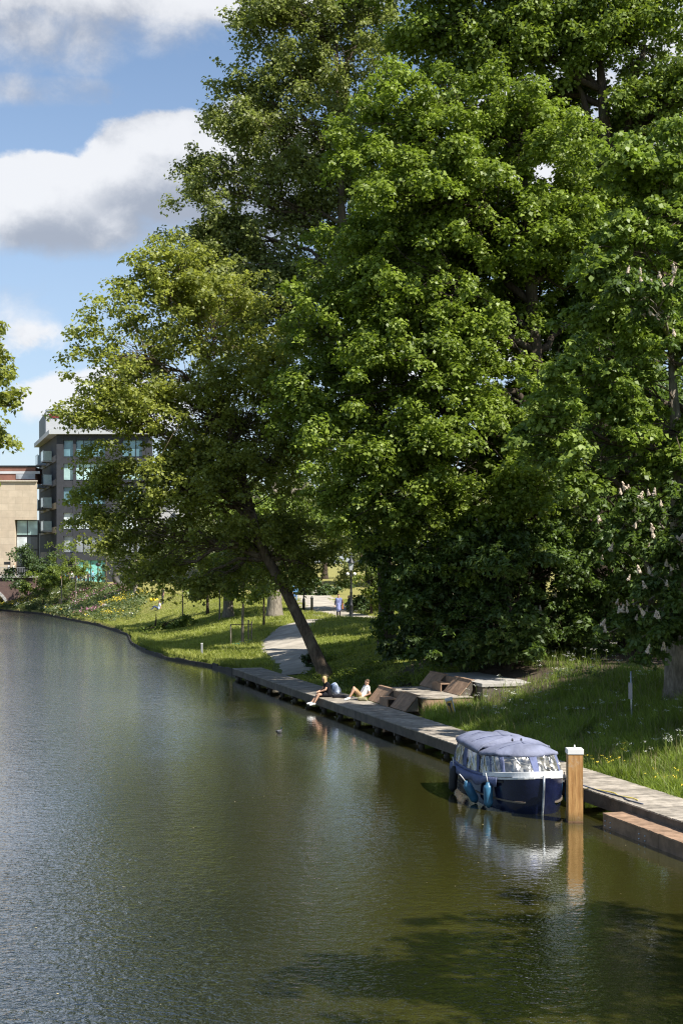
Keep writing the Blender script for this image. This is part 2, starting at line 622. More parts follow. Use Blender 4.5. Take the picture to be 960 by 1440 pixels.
def build_world():
    w = bpy.data.worlds.new('World')
    scene.world = w
    w.use_nodes = True
    w.node_tree.nodes.clear()
    N = NT(w.node_tree)
    out = N.n.new('ShaderNodeOutputWorld')
    bg = N.n.new('ShaderNodeBackground')
    bg.inputs['Strength'].default_value = 0.084
    N.l.new(bg.outputs[0], out.inputs[0])
    sky = N.n.new('ShaderNodeTexSky')
    sky.sky_type = 'NISHITA'
    sky.sun_disc = False
    sky.sun_elevation = SUN_EL
    sky.sun_rotation = math.atan2(SUN.x, SUN.y)
    sky.altitude = 0
    sky.air_density = 1.0
    sky.dust_density = 0.6
    sky.ozone_density = 2.5
    D = N.n.new('ShaderNodeTexCoord').outputs['Generated']
    D = N.vec('NORMALIZE', D)

    def az_el(v):
        s = N.sep(v)
        az = N.math('ARCTAN2', s[0], s[1])
        el = N.math('ARCSINE', s[2])
        return az, el

    az, el = az_el(D)

    # heaps of cumulus: where they stand in the sky (azimuth, elevation, half sizes, weight)
    def deg(px, py, rx, ry, wgt):
        return (math.atan((px - 480) / F), math.atan((790 - py) / F), rx / F, ry / F, wgt)
    heaps = [deg(*q) for q in [
        (70, 15, 290, 100, 1.0), (330, -25, 300, 75, .95), (70, 140, 200, 30, .60),
        (235, 248, 125, 90, 1.3), (95, 305, 170, 72, 1.2), (340, 265, 140, 115, 1.15),
        (50, 450, 130, 66, .60), (150, 585, 150, 70, .80), (30, 640, 230, 60, .60),
        (-280, 380, 260, 130, .85), (900, 160, 360, 160, .8), (640, 480, 200, 90, .7)]]
    main = (0, 3, 4, 5, 7, 9)

    def heap(az, el, which):
        p = N.combine(az, el, 0.0)
        tot = None
        for i in which:
            a, e, ra, re, wg = heaps[i]
            d = N.vec('LENGTH', N.vec('DIVIDE', N.vec('SUBTRACT', p, (a, e, 0)), (ra, re, 1)))
            g = N.range(d, 1.45, 0.35, 0.0, wg)
            tot = g if tot is None else N.math('MAXIMUM', tot, g)
        return tot

    def puffs(az, el, detail):
        p = N.combine(az, N.math('MULTIPLY', el, 1.25), 0.37)
        big = N.noise(p, 9.0, 2, 0.5, 0.2)
        fine = N.noise(p, 24.0, detail, 0.62, 0.15)
        return N.math('ADD', N.math('MULTIPLY', N.math('SUBTRACT', big, 0.5), 1.1), N.math('MULTIPLY', N.math('SUBTRACT', fine, 0.5), 0.95))

    # loose cloud over the rest of the sky
    s = N.sep(D)
    up = N.vec('SCALE', N.combine(s[0], s[1], 0.0), scale=N.math('DIVIDE', 1.0, N.math('ADD', N.math('MAXIMUM', s[2], 0.0), 0.18)))
    loose = N.math('MULTIPLY', N.range(N.noise(up, 1.1, 3, 0.55), 0.50, 0.74), 0.85)
    outside = N.range(N.math('ABSOLUTE', N.math('SUBTRACT', az, 0.15)), 0.62, 0.8)
    outside = N.math('MAXIMUM', outside, N.range(el, 0.42, 0.55))
    h0 = N.math('MAXIMUM', heap(az, el, range(len(heaps))), N.math('MULTIPLY', loose, outside))
    p0 = puffs(az, el, 7)
    d0 = N.math('ADD', h0, p0)
    # crisp heads, soft ragged feet
    soft = N.range(N.math('SUBTRACT', heap(az, N.math('ADD', el, 0.035), main), heap(az, N.math('ADD', el, -0.03), main)), -0.3, 0.4, 0.24, 0.65)
    a = N.range(d0, 0.36, N.math('ADD', 0.36, soft))
    # light from above left: where the cloud towards the light is thicker, this part is in its shade
    p1 = puffs(N.math('ADD', az, -0.008), N.math('ADD', el, 0.012), 5)
    relief = N.range(N.math('SUBTRACT', p0, p1), -0.30, 0.30, -0.30, 0.30)
    under = heap(N.math('ADD', az, -0.012), N.math('ADD', el, 0.036), main)
    k = N.range(N.math('SUBTRACT', N.math('ADD', under, N.math('MULTIPLY', p1, 0.32)), N.math('MULTIPLY', relief, 0.85)), 0.10, 1.30)
    white = (6.1, 6.15, 6.3)
    grey = (2.6, 2.85, 3.4)
    cc = N.mix(k, white, grey)
    hz = N.range(el, 0.42, -0.02, 0.03, 0.50)
    skyc = N.mix(hz, sky.outputs[0], (3.9, 4.6, 5.9))
    c = N.mix(N.math('MULTIPLY', a, 0.90), skyc, cc)
    N.l.new(c, bg.inputs[0])
    w.cycles.sampling_method = 'MANUAL'
    w.cycles.sample_map_resolution = 512


build_world()

cam = bpy.data.cameras.new('camera')
cam.sensor_fit = 'VERTICAL'
cam.sensor_height = 36.0
cam.lens = F / 1440 * 36
cam.shift_y = (790 - 720) / 1440
cam.clip_end = 5000
cam.clip_start = 0.5
co = bpy.data.objects.new('camera', cam)
COL.objects.link(co)
co.location = (0, 0, CAM_H)
co.rotation_euler = (PI / 2, 0, 0)
scene.camera = co
scene.view_settings.view_transform = 'Standard'
scene.view_settings.look = 'None'
scene.view_settings.gamma = 1
scene.view_settings.exposure = 0.88
scene.view_settings.use_curve_mapping = False
scene.cycles.use_denoising = True
scene.cycles.denoising_prefilter = 'NONE'
scene.cycles.filter_width = 1.2
scene.cycles.max_bounces = 5
scene.cycles.diffuse_bounces = 2
scene.cycles.glossy_bounces = 3
scene.cycles.transmission_bounces = 3
scene.cycles.transparent_max_bounces = 8
scene.cycles.caustics_reflective = False
scene.cycles.caustics_refractive = False

# ================================================================== THE JETTY AND ITS FURNITURE
def dock_pt(Y, inland=0.0, z=0.0):
    """a point on the jetty's front edge at distance Y, moved inland"""
    return Vector((dock_x(Y), Y, z)) + NRM * inland


DZ = 0.55        # deck height
DW = 1.52        # deck width


def build_jetty():
    Ya, Yb = 21.0, 75.6
    base = dock_pt(Yb, 0, 0)
    root = thing('timber_jetty', 'long grey timber jetty running along the grassy bank', 'jetty', base)
    L = (dock_pt(Ya) - dock_pt(Yb)).length
    n = int(L / 0.148)
    a = dock_pt(Yb); u = -UDIR
    ang = math.atan2(u.y, u.x)
    d = MB()
    for i in range(n):
        c = a + u * (i + .5) * L / n + NRM * (DW / 2) + NRM * random.uniform(-.008, .008)
        d.box((c.x, c.y, DZ - 0.019 + random.uniform(-.004, .003)), (L / n - 0.012, DW + .04, 0.038), ang + random.uniform(-.003, .003))
    d.build('deck', MAT['timber'], root, origin=base)
    f = MB()
    m = int(L / 3.0)
    for i in range(m):
        c = a + u * (i + .5) * L / m + NRM * 0.025
        f.box((c.x, c.y, DZ - 0.038 - .16 + random.uniform(-.006, .006)), (L / m - .01, .05, .31), ang)
    for c in (a + NRM * (DW / 2) - u * .03,):
        f.box((c.x, c.y, DZ - .20), (.05, DW, .31), ang)
    f.build('fascia', MAT['timber_dark'], root, origin=base)
    k = int(L / 2.4)
    for i in range(k + 1):
        c = a + u * min(L - .2, .3 + i * 2.4) + NRM * 0.22
        p = MB()
        p.tube([(c.x, c.y, -1.2), (c.x, c.y, .19)], .10, 8)
        p.build('pile', MAT['timber_dark'], root, True, base)
    for i in range(k + 1):
        b = MB()
        c = a + u * min(L - .2, .3 + i * 2.4) + NRM * (DW / 2)
        b.box((c.x, c.y, .14), (.12, DW - .1, .12), ang)
        b.build('joist', MAT['timber_dark'], root, origin=base)
    return root


build_jetty()


def build_low_landing():
    # the lower boarding step, its far end square to the jetty
    c0 = at(847, 1142, 33.2); z = .34
    base = Vector((c0.x, c0.y, 0))
    root = thing('boarding_platform', 'low reddish brown boarding platform fixed in front of the jetty', 'platform', base)
    L, w = 13.0, .86
    u = -UDIR
    ang = math.atan2(u.y, u.x)
    n = int(L / .145)
    d = MB()
    for i in range(n):
        c = base + u * (i + .5) * L / n + NRM * (w / 2) + NRM * random.uniform(-.006, .006)
        d.box((c.x, c.y, z - .018 + random.uniform(-.003, .003)), (L / n - .011, w + .03, .036), ang)
    d.build('deck', MAT['timber_warm'], root, origin=base)
    f = MB()
    for i in range(5):
        c = base + u * (i + .5) * L / 5 + NRM * .03
        f.box((c.x, c.y, z - .036 - .19), (L / 5 - .012, .06, .38), ang)
    c = base + NRM * (w / 2) + u * .03
    f.box((c.x, c.y, z - .036 - .19), (.06, w - .13, .38), ang)
    f.build('fascia', MAT['timber_red'], root, origin=base)
    for s in (.12, .38, 1.75, 2.02, 4.4, 4.66):
        for zz in (.06, .17):
            c = base + u * s
            b = MB(); b.ball((c.x - NRM.x * .004, c.y - NRM.y * .004, zz), (.022, .022, .022), 6, 4)
            b.build('bolt', MAT['steel'], root, True, base)


build_low_landing()


def build_mooring_post():
    p = Vector(((809 - 480) / F * 33.75, 33.75 + .19, 0))
    root = thing('mooring_post', 'square orange wood mooring post with a white cap standing in the water', 'mooring post', p, R(-1.0))
    s = MB(); s.box((0, 0, .16), (.355, .355, 2.92))
    s.build('shaft', MAT['post_wood'], root, bevel=.012)
    w = MB(); w.box((0, 0, -.02), (.358, .358, .13))
    w.build('waterline_stain', M('wet_post', (.16, .09, .05), .35, .3, 6), root, bevel=.012)
    c = MB(); c.box((0, 0, 1.685), (.385, .385, .13)); 
    c.build('cap', MAT['white_paint'], root, bevel=.012)
    q = MB(); q.lathe([(.02, 1.75), (.02, 1.80), (.012, 1.83), (.003, 1.835)], 8)
    q.build('pin', MAT['white_paint'], root, True)


build_mooring_post()


# ------------------------------------------------------------------ timber seats
def make_lounger(name, label):
    """two sloping slatted backs with a little table between them; local x along the seat, y inland"""
    root = thing(name, label, 'lounger', (0, 0, 0), 0, 'sloping timber loungers by the jetty')
    run, rise = .48, .55
    for x0, x1 in ((-2.35, -.55), (.55, 2.35)):
        b = MB()
        k = int((x1 - x0) / .098)
        for i in range(k):
            xa = x0 + (x1 - x0) * i / k + .006
            xb = x0 + (x1 - x0) * (i + 1) / k - .006
            b.quadbox((xa, 0, .02), (xb, 0, .02), (xb, run, .02 + rise), (xa, run, .02 + rise), .035)
        b.build('backrest', MAT['timber_warm'], root)
        for xx in (x0 + .03, (x0 + x1) / 2, x1 - .03):
            f = MB()
            f.add([(xx - .025, .05, 0), (xx - .025, run + .08, 0), (xx - .025, run + .04, rise - .03),
                   (xx + .025, .05, 0), (xx + .025, run + .08, 0), (xx + .025, run + .04, rise - .03)],
                  [(0, 1, 2), (5, 4, 3), (0, 3, 4, 1), (1, 4, 5, 2), (2, 5, 3, 0)])
            f.build('support', MAT['timber_dark'], root)
        t = MB(); t.box(((x0 + x1) / 2, run + .06, rise + .035), (x1 - x0 + .04, .15, .035))
        t.build('top_rail', MAT['timber_warm'], root)
    t = MB(); t.box((0, .12, .30), (1.0, .42, .05)); t.build('table_top', MAT['timber_warm'], root, bevel=.006)
    t = MB(); t.box((0, -.07, .14), (1.0, .04, .27)); t.build('table_front', MAT['timber_red'], root)
    t = MB(); t.box((0, run + .05, .28), (1.09, .04, .54)); t.build('back_panel', MAT['timber_red'], root)
    return root


lg = make_lounger('timber_lounger', 'sloping timber lounger standing on the jetty beside the reclining man')
seat_a = Vector((1.06, 58.1, DZ)); seat_b = Vector((2.38, 53.55, DZ))
mid = (seat_a + seat_b) / 2
lg.location = mid
lg.rotation_euler.z = math.atan2((seat_b - seat_a).y, (seat_b - seat_a).x)
lg2 = copy_tree(lg)
lg2.location = mid + NRM * 2.38 + UDIR * .45 + Vector((0, 0, .5))
lg2['label'] = 'sloping timber lounger on the raised deck one step up from the jetty'


def deck_block(name, label, u0, u1, v0, v1, z, mats, skirt=True):
    """a raised deck: u along the bank from mid, v inland"""
    c = mid + NRM * (v0 + v1) / 2 - UDIR * (u0 + u1) / 2
    base = Vector((c.x, c.y, .2))
    root = thing(name, label, 'deck', base)
    u = -UDIR; ang = math.atan2(u.y, u.x)
    L, w = u1 - u0, v1 - v0
    n = int(L / .145)
    d = MB()
    for i in range(n):
        q = c + u * (-L / 2 + (i + .5) * L / n)
        d.box((q.x, q.y, z - .02 + random.uniform(-.003, .003)), (L / n - .01, w, .036), ang)
    d.build('deck', MAT[mats[0]], root, origin=base)
    s = MB()
    for sx in (-1, 1):
        q = c + u * sx * (L / 2 - .06)
        s.box((q.x, q.y, (z - .04 + .0) / 2), (.05, w - .02, z - .04 - .0), ang)
    for sy in (-1, 1):
        q = c + NRM * sy * (w / 2 - .04)
        s.box((q.x, q.y, (z - .04) / 2), (L - .18, .05, z - .04), ang)
    s.build('skirt', MAT[mats[1]], root, origin=base)
    return root


deck_block('raised_deck', 'raised grey deck behind the lower timber lounger', -2.45, 2.45, .66, 2.72, DZ + .5, ('timber', 'timber_red'))
MAT['concrete'] = M('pale_concrete', (0.36, 0.34, 0.31), 0.85, 0.15, 2, 0.2, 20)
def upper_slab():
    c = mid + NRM * 4.5 + UDIR * .2
    base = Vector((c.x, c.y, .6))
    root = thing('paved_terrace', 'pale paved terrace behind the upper timber lounger', 'terrace', base)
    ang = math.atan2(-UDIR.y, -UDIR.x)
    d = MB(); d.box((c.x, c.y, DZ + 1.0 - .07), (5.4, 2.9, .14), ang)
    d.build('slab', MAT['concrete'], root, origin=base, bevel=.015)
    s = MB(); s.box((c.x, c.y, .72), (5.3, 2.8, 1.4), ang)
    s.build('skirt', MAT['timber_dark'], root, origin=base)
upper_slab()


# ------------------------------------------------------------------ the boat
def build_boat():
    bow = at(762, 1146, 34.85); bow.z = 0
    ax = Vector((0.215, -0.977, 0)).normalized()
    c = bow - ax * 2.62
    th = math.atan2(-ax.x, ax.y)
    root = thing('canal_boat', 'dark blue canal boat under a blue canvas cover with clear windows', 'boat', (c.x, c.y, 0), th)
    navy = M('navy_hull', (0.008, 0.011, 0.034), 0.16, 0.35, 1.6, spec=0.6)
    canvas = M('blue_canvas', (0.120, 0.140, 0.245), 0.75, 0.22, 3.0, 1.0, 9.0, spec=0.2)
    canvas_roof = M('blue_canvas_roof', (0.185, 0.20, 0.28), 0.7, 0.2, 1.6, 1.0, 6.0, spec=0.25)
    trim = M('pale_trim', (0.66, 0.67, 0.68), 0.4, 0.1, 6)
    rub = M('black_rubber', (0.02, 0.02, 0.022), 0.6, 0.2, 8)
    Lb, Ls = 2.70, -2.15          # bow and stern (local y)

    def hb(y, k=1.0):
        """half breadth at the sheer"""
        if y > 0:
            t = min(1, y / Lb)
            return 1.10 * (1 - t ** 2.55) ** (1 / 2.0) * k
        t = y / Ls
        return (1.10 - .22 * t ** 2) * k

    def sheer(y):
        return .66 + .05 * ((y - Ls) / 5.2) + .20 * max(0, y / Lb) ** 2.0

    ys = [Ls, -1.9, -1.6, -.9, -.2, .4, .9, 1.35, 1.75, 2.05, 2.3, 2.48, 2.6, 2.67, 2.70]
    prof = [(0.0, -.40, .0), (0.55, -.36, .02), (.80, -.2, .05), (.88, .0, .07), (.93, .25, .05), (.97, .5, .02), (1.0, 1.0, 0.0)]
    h = MB()
    rows = []
    for y in ys:
        row = []
        for s in (-1, 1):
            part = []
            for (k, z, rk) in prof:
                zz = z if z < .45 else (sheer(y) if z == 1.0 else .45 + (sheer(y) - .45) * .4)
                yy = y
                if y > 0:
                    yy = y - rk * 1.6 * (y / Lb) ** 3 - (0 if z > -.05 else (.35 if z < -.3 else .12) * (y / Lb) ** 2)
                part.append((s * hb(y) * k, yy, zz))
            row.append(part)
        full = row[0][::-1] + row[1][1:]
        rows.append(full)
    W_ = len(rows[0])
    vs = [p for r_ in rows for p in r_]
    fs = [(i * W_ + k, i * W_ + k + 1, (i + 1) * W_ + k + 1, (i + 1) * W_ + k) for i in range(len(rows) - 1) for k in range(W_ - 1)]
    fs.append(tuple(range(W_)))                                 # transom
    h.add(vs, fs)
    o = h.build('hull', navy, root, True)
    # cabin floor inside
    dk = MB()
    pl = [(hb(y) * .95, y) for y in ys if y < 2.6]
    dk.prism([(x, y) for x, y in pl] + [(-x, y) for x, y in pl[::-1]], .26, .30)
    dk.build('floor', M('boat_floor', (.16, .13, .10), .6), root)
    # gunwale: white on the foredeck, navy aft
    def strip(name, mat, y0, y1, inset, w, z0, z1, both=True, n=22):
        m = MB()
        yy = [y0 + (y1 - y0) * i / n for i in range(n + 1)]
        for s in (-1, 1):
            base_ = len(m.v)
            for y in yy:
                xo = max(hb(y) + inset, .0)
                xi = max(xo - w, 0.0)
                za, zb = sheer(y) + z0, sheer(y) + z1
                m.v += [(s * xo, y, za), (s * xo, y, zb), (s * xi, y, zb), (s * xi, y, za)]
            for i in range(n):
                q = base_ + i * 4
                for k in range(4):
                    m.f.append((q + k, q + (k + 1) % 4, q + 4 + (k + 1) % 4, q + 4 + k))
            m.f.append((base_, base_ + 1, base_ + 2, base_ + 3))
            q = base_ + n * 4
            m.f.append((q + 3, q + 2, q + 1, q))
        return m.build(name, mat, root)
    strip('rubbing_strake', rub, Ls, 2.0, .03, .07, -.09, -.04)
    strip('gunwale', trim, Ls, 2.66, .015, .16, -.012, .035, n=40)
    # white coaming that follows the bow
    cm = MB()
    n = 36
    P0, P1 = [], []
    for i in range(n + 1):
        a = -1 + 2 * i / n
        y = 2.62 - 1.55 * abs(a) ** 1.7
        x = math.copysign(max(hb(y) - .02, 0.02), a) if abs(a) > .02 else 0
        P0.append((x, y, sheer(y) + .03)); P1.append((x * .985, y - .02, sheer(y) + .155))
    base_ = len(cm.v)
    for p, q in zip(P0, P1):
        cm.v += [p, q, (q[0] * .95, q[1] - .05, q[2]), (p[0] * .95, p[1] - .05, p[2])]
    for i in range(n):
        q = base_ + i * 4
        for k in range(4):
            cm.f.append((q + k, q + 4 + k, q + 4 + (k + 1) % 4, q + (k + 1) % 4))
    cm.build('bow_coaming', trim, root)
    fd = MB()
    pl = [(max(hb(y) - .05, .01), y) for y in (1.9, 2.1, 2.3, 2.45, 2.56)]
    fd.prism([(x, y) for x, y in pl] + [(-x, y) for x, y in pl[::-1]], .80, .845)
    fd.build('foredeck', trim, root)
    # black pads and cleats on the coaming
    for s in (-1, 1):
        q = MB()
        for a in (.42, .52, .62, .72):
            y = 2.62 - 1.55 * a ** 1.7
            y2 = 2.62 - 1.55 * (a + .09) ** 1.7
            q.quadbox((s * (hb(y2) + .004), y2, sheer(y2) - .02), (s * (hb(y) + .004), y, sheer(y) - .02), (s * (hb(y) + .004), y, sheer(y) + .05), (s * (hb(y2) + .004), y2, sheer(y2) + .05), .03)
        q.build('fender_pad', rub, root)
    # stem band of bare metal
    sb = MB()
    sb.tube([(0, 2.38, -.3), (0, 2.62, -.02), (0, 2.66, .2), (0, 2.70, .45), (0, 2.73, .7), (0, 2.735, .97)], [.03] * 6, 6)
    sb.build('stem_band', MAT['steel'], root, True)
    # name in script on the bow
    sc_ = MB()
    y = 1.95
    for i in range(44):
        t0, t1 = i / 44, (i + 1) / 44
        def pp(t):
            yy = 2.10 - t * .52
            z = sheer(yy) + .095 + .022 * math.sin(t * 43) * (1.5 if t < .12 else (.6 + .4 * math.sin(t * 17)))
            return Vector((-(hb(yy) + .012), yy, z))
        sc_.tube([pp(t0), pp(t1)], .006, 4)
    sc_.build('boat_name', rub, root)

    # the cover: a wall ring from the gunwale up to the eaves, and a domed roof
    def ring(k, y):        # plan of the cover: k=0 foot, 1 eaves
        return max(hb(min(y, 2.58)) - (.03 + .15 * k), .0)
    yb, yf = -1.95, 2.30
    eave = 1.31

    def foot(t):
        """t in 0..1 from stern port round the bow to stern starboard"""
        s = -1 if t < .5 else 1
        a = abs(t - .5) * 2           # 0 at bow .. 1 at stern
        y = yf - (yf - yb) * a ** 1.65
        x = s * (hb(y + .02) - .05) * (1 if a > .06 else a / .06 * .9 + .1)
        if a < .22:
            k = a / .22
            x = s * (hb(y) - .05) * min(1, (k ** .75))
        return Vector((x, y, sheer(y) + .05))

    def top(t):
        s = -1 if t < .5 else 1
        a = abs(t - .5) * 2
        y = (yf - .42) - (yf - .42 - yb) * a ** 1.65
        x = s * (hb(y) - .17)
        if a < .26:
            k = a / .26
            x = s * (hb(y) - .17) * min(1, k ** .62)
        return Vector((x, y, eave + .06 * (1 - a) + .03 * math.sin(a * 9)))

    def wall(t, v, wav=1.0):
        p = foot(t).lerp(top(t), v)
        out = Vector((p.x, max(p.y - .6, 0) * .6, 0)).normalized()
        w = math.sin(t * 170) * .012 + math.sin(t * 77 + v * 3) * .016
        return p + out * w * wav * math.sin(PI * v)

    def patch(t0, t1, v0, v1, nt, nv, wav=1.0, off=0.0, m=None):
        m = m or MB()
        b0 = len(m.v)
        for i in range(nt + 1):
            for j in range(nv + 1):
                t = t0 + (t1 - t0) * i / nt
                p = wall(t, v0 + (v1 - v0) * j / nv, wav)
                out = Vector((p.x, max(p.y - .6, 0) * .6, 0)).normalized()
                m.v.append(tuple(p + out * off))
        for i in range(nt):
            for j in range(nv):
                q = b0 + i * (nv + 1) + j
                m.f.append((q, q + nv + 1, q + nv + 2, q + 1))
        return m

    # clear windows and the canvas between them
    edges = [(.015, .105), (.125, .212), (.226, .306), (.326, .380), (.398, .494), (.506, .602), (.620, .674), (.694, .774), (.788, .875), (.895, .985)]
    vlo, vhi = .10, .93
    fr = MB()
    patch(0, 1, 0, vlo, 130, 2, m=fr)
    patch(0, 1, vhi, 1.0, 130, 2, m=fr)
    last = 0
    for a_, b_ in edges:
        patch(last, a_, vlo, vhi, 6, 8, m=fr)
        last = b_
    patch(last, 1, vlo, vhi, 6, 8, m=fr)
    # skirt that hangs over the gunwale on the sides
    sk = []
    for t0, t1 in ((0.0, .36), (.64, 1.0)):
        b0 = len(fr.v)
        nt = 40
        for i in range(nt + 1):
            t = t0 + (t1 - t0) * i / nt
            p = foot(t)
            a = abs(t - .5) * 2
            out = Vector((1 if p.x > 0 else -1, max(p.y, 0) * .5, 0)).normalized()
            hang = .20 + .05 * math.sin(t * 60) 
            fr.v += [tuple(p + out * .0), tuple(p + out * .10 - Vector((0, 0, .02))), tuple(p + out * (.115 + .015 * math.sin(t * 140)) - Vector((0, 0, hang)))]
        for i in range(nt):
            q = b0 + i * 3
            fr.f += [(q, q + 3, q + 4, q + 1), (q + 1, q + 4, q + 5, q + 2)]
    # stern curtain
    b0 = len(fr.v)
    A, B, C2, D2 = foot(0), foot(1), top(1), top(0)
    for i in range(9):
        for j in range(4):
            u_, v_ = i / 8, j / 3
            fr.v.append(tuple(A.lerp(B, u_).lerp(D2.lerp(C2, u_), v_)))
    for i in range(8):
        for j in range(3):
            q = b0 + i * 4 + j
            fr.f.append((q, q + 4, q + 5, q + 1))
    fro = fr.build('cover_sides', canvas, root, True)
    so_ = fro.modifiers.new('thickness', 'SOLIDIFY'); so_.thickness = .006; so_.offset = 0
    # window film
    fm, N, out_ = new_mat('clear_film')
    ob = N.obj()
    v_ = N.vec('MULTIPLY', ob, (1.3, 1.3, .22))
    nz = N.noise(v_, 4.6, 1, .5, .8)
    bn = N.bump(nz, 1.0, .07)
    gl = N.n.new('ShaderNodeBsdfGlossy'); gl.inputs['Roughness'].default_value = .16
    N.put(gl.inputs['Color'], (.95, .95, .95)); N.l.new(bn, gl.inputs['Normal'])
    tr = N.n.new('ShaderNodeBsdfTransparent'); N.put(tr.inputs['Color'], (.80, .80, .76))
    df = N.n.new('ShaderNodeBsdfDiffuse'); N.put(df.inputs['Color'], (.62, .62, .58)); N.l.new(bn, df.inputs['Normal'])
    tl = N.n.new('ShaderNodeBsdfTranslucent'); N.put(tl.inputs['Color'], (.6, .6, .55)); N.l.new(bn, tl.inputs['Normal'])
    m1 = N.n.new('ShaderNodeMixShader'); m1.inputs[0].default_value = .5
    N.l.new(df.outputs[0], m1.inputs[1]); N.l.new(tl.outputs[0], m1.inputs[2])
    m2 = N.n.new('ShaderNodeMixShader'); N.put(m2.inputs[0], N.range(nz, .46, .68, .10, .66))  # pale streaks in the film imitate highlights on its wrinkles
    N.l.new(tr.outputs[0], m2.inputs[1]); N.l.new(m1.outputs[0], m2.inputs[2])
    m3 = N.n.new('ShaderNodeMixShader'); m3.inputs[0].default_value = .22
    N.l.new(m2.outputs[0], m3.inputs[1]); N.l.new(gl.outputs[0], m3.inputs[2])
    N.l.new(m3.outputs[0], out_.inputs[0])
    for a_, b_ in edges:
        patch(a_, b_, vlo, vhi, 16, 10, 2.0, -.004).build('window', fm, root, True)
    # roof: two overlapping canvas domes
    def roof(name, a0, lift, grow, mat):
        m = MB()
        nt, nv = 90, 9
        yc = -.25
        for j in range(nv + 1):
            v = j / nv
            for i in range(nt + 1):
                t = i / nt
                p = top(t)
                if p.y > a0:
                    p = Vector((p.x, a0, p.z + .03))
                c_ = Vector((0, min(max(p.y, yb + .1), a0 - .05) * (1 - .35 * v) + yc * .35 * v, 0))
                q = Vector((p.x * (1 - v), p.y + (c_.y - p.y) * v, 0))
                e = Vector((p.x, max(p.y - .6, 0), 0)).normalized() * grow * (1 - v)
                z = p.z + lift + .21 * (1 - (1 - v) ** 2.2) + .012 * math.sin(t * 31 + v * 4) * (1 - v) + .016 * math.cos(q.y * 7.4) * min(1, v * 2.5) + .007 * math.sin(q.x * 17 + q.y * 5) * math.sin(q.y * 13 - q.x * 6)
                m.v.append((q.x + e.x, q.y + e.y, z))
        for j in range(nv):
            for i in range(nt):
                q = j * (nt + 1) + i
                m.f.append((q, q + 1, q + nt + 2, q + nt + 1))
        b0 = len(m.v)
        for i in range(nt + 1):
            x, y, z = m.v[i]
            m.v.append((x * 1.012, y + (.012 if y > 0 else 0), z - .06 - .010 * math.sin(i * 1.3)))
        for i in range(nt):
            m.f.append((b0 + i, b0 + i + 1, i + 1, i))
        # close the stern gable
        m.f.append(tuple([b0] + [j * (nt + 1) for j in range(nv + 1)]))
        m.f.append(tuple([b0 + nt] + [j * (nt + 1) + nt for j in range(nv + 1)][::1]))
        o = m.build(name, mat, root, True)
        s_ = o.modifiers.new('thickness', 'SOLIDIFY'); s_.thickness = .008
        return o
    rf_ = roof('roof', 3.0, 0.0, .03, canvas_roof)
    rr = roof('rear_roof', .55, .045, .05, canvas_roof)
    # seams stitched along the canvas
    seam = M('canvas_seam', (.05, .06, .12), .8, .1)
    for y_ in (1.28, -.42, -1.27):
        sm = MB()
        pts_ = []
        for i in range(25):
            x_ = -.92 + 1.84 * i / 24
            pts_.append(Vector((x_, y_, eave + .02)) )
        # lay the seam on the canvas
        src = [Vector(v.co) for v in (rr if y_ < .5 else rf_).data.vertices]
        pts2 = []
        for p_ in pts_:
            near_ = sorted(src, key=lambda q: (q.x - p_.x) ** 2 + (q.y - p_.y) ** 2)[:3]
            pts2.append(Vector((p_.x, p_.y, sum(q.z for q in near_) / 3 + .008)))
        sm.tube(pts2[1:-1], .009, 5)
        sm.build('roof_seam', seam, root, True)
    ev = MB()
    ev.tube([top(i / 120) + Vector((0, 0, -.055)) + Vector((top(i / 120).x, max(top(i / 120).y - .6, 0), 0)).normalized() * .035 for i in range(121)], .012, 5)
    ev.build('eave_piping', seam, root, True)
    for x in (-.12, .12):
        b = MB()
        b.lathe([(.025, 0), (.03, .03), (.02, .07), (.004, .075)], 8, (x, .75, 1.575))
        b.build('roof_fitting', rub, root, True)
    # benches and wheel seen through the film
    be = MB()
    for s in (-1, 1):
        be.box((s * .72, -.6, .48), (.42, 2.6, .36))
    be.box((0, 1.55, .55), (1.1, .35, .5))
    be.build('bench', M('bench_cushion', (.30, .28, .25), .7), root, bevel=.03)
    wl = MB()
    wl.tube([(.34 + .17 * math.cos(t * PI / 10), 1.0, .95 + .17 * math.sin(t * PI / 10)) for t in range(21)], .018, 6)
    wl.tube([(.34, 1.0, .95), (.34, 1.35, .75)], .02, 6)
    wl.build('steering_wheel', rub, root, True)
    return root, c, th, hb, sheer


boat, bc, bth, hb, sheer = build_boat()
BM = Matrix.Translation((bc.x, bc.y, 0)) @ Matrix.Rotation(bth, 4, 'Z')


def fender(label, lx, ly, z, tilt, mat, name='boat_fender', r=.115, L=.46, lines=True, grp='blue fenders hanging round the boat'):
    p = BM @ Vector((lx, ly, z))
    root = thing(name, label, 'fender', p, bth, grp)
    root.rotation_euler = (0, tilt, bth)
    m = MB()
    m.lathe([(.03, -L / 2 - .09), (.05, -L / 2 - .06), (.07, -L / 2 - .04), (r * .88, -L / 2 - .005), (r, -L / 2 + .05), (r * 1.02, 0), (r, L / 2 - .05), (r * .88, L / 2 + .005), (.06, L / 2 + .03), (.05, L / 2 + .07), (.03, L / 2 + .09)], 18)
    m.build('fender_body', mat, root, True)
    k = MB()
    k.tube([(0, 0, L / 2 + .06), (.02, 0, L / 2 + .20), (.05, .01, L / 2 + .33)], .012, 6)
    k.build('lanyard', MAT['white_paint'], root, True)
    return root


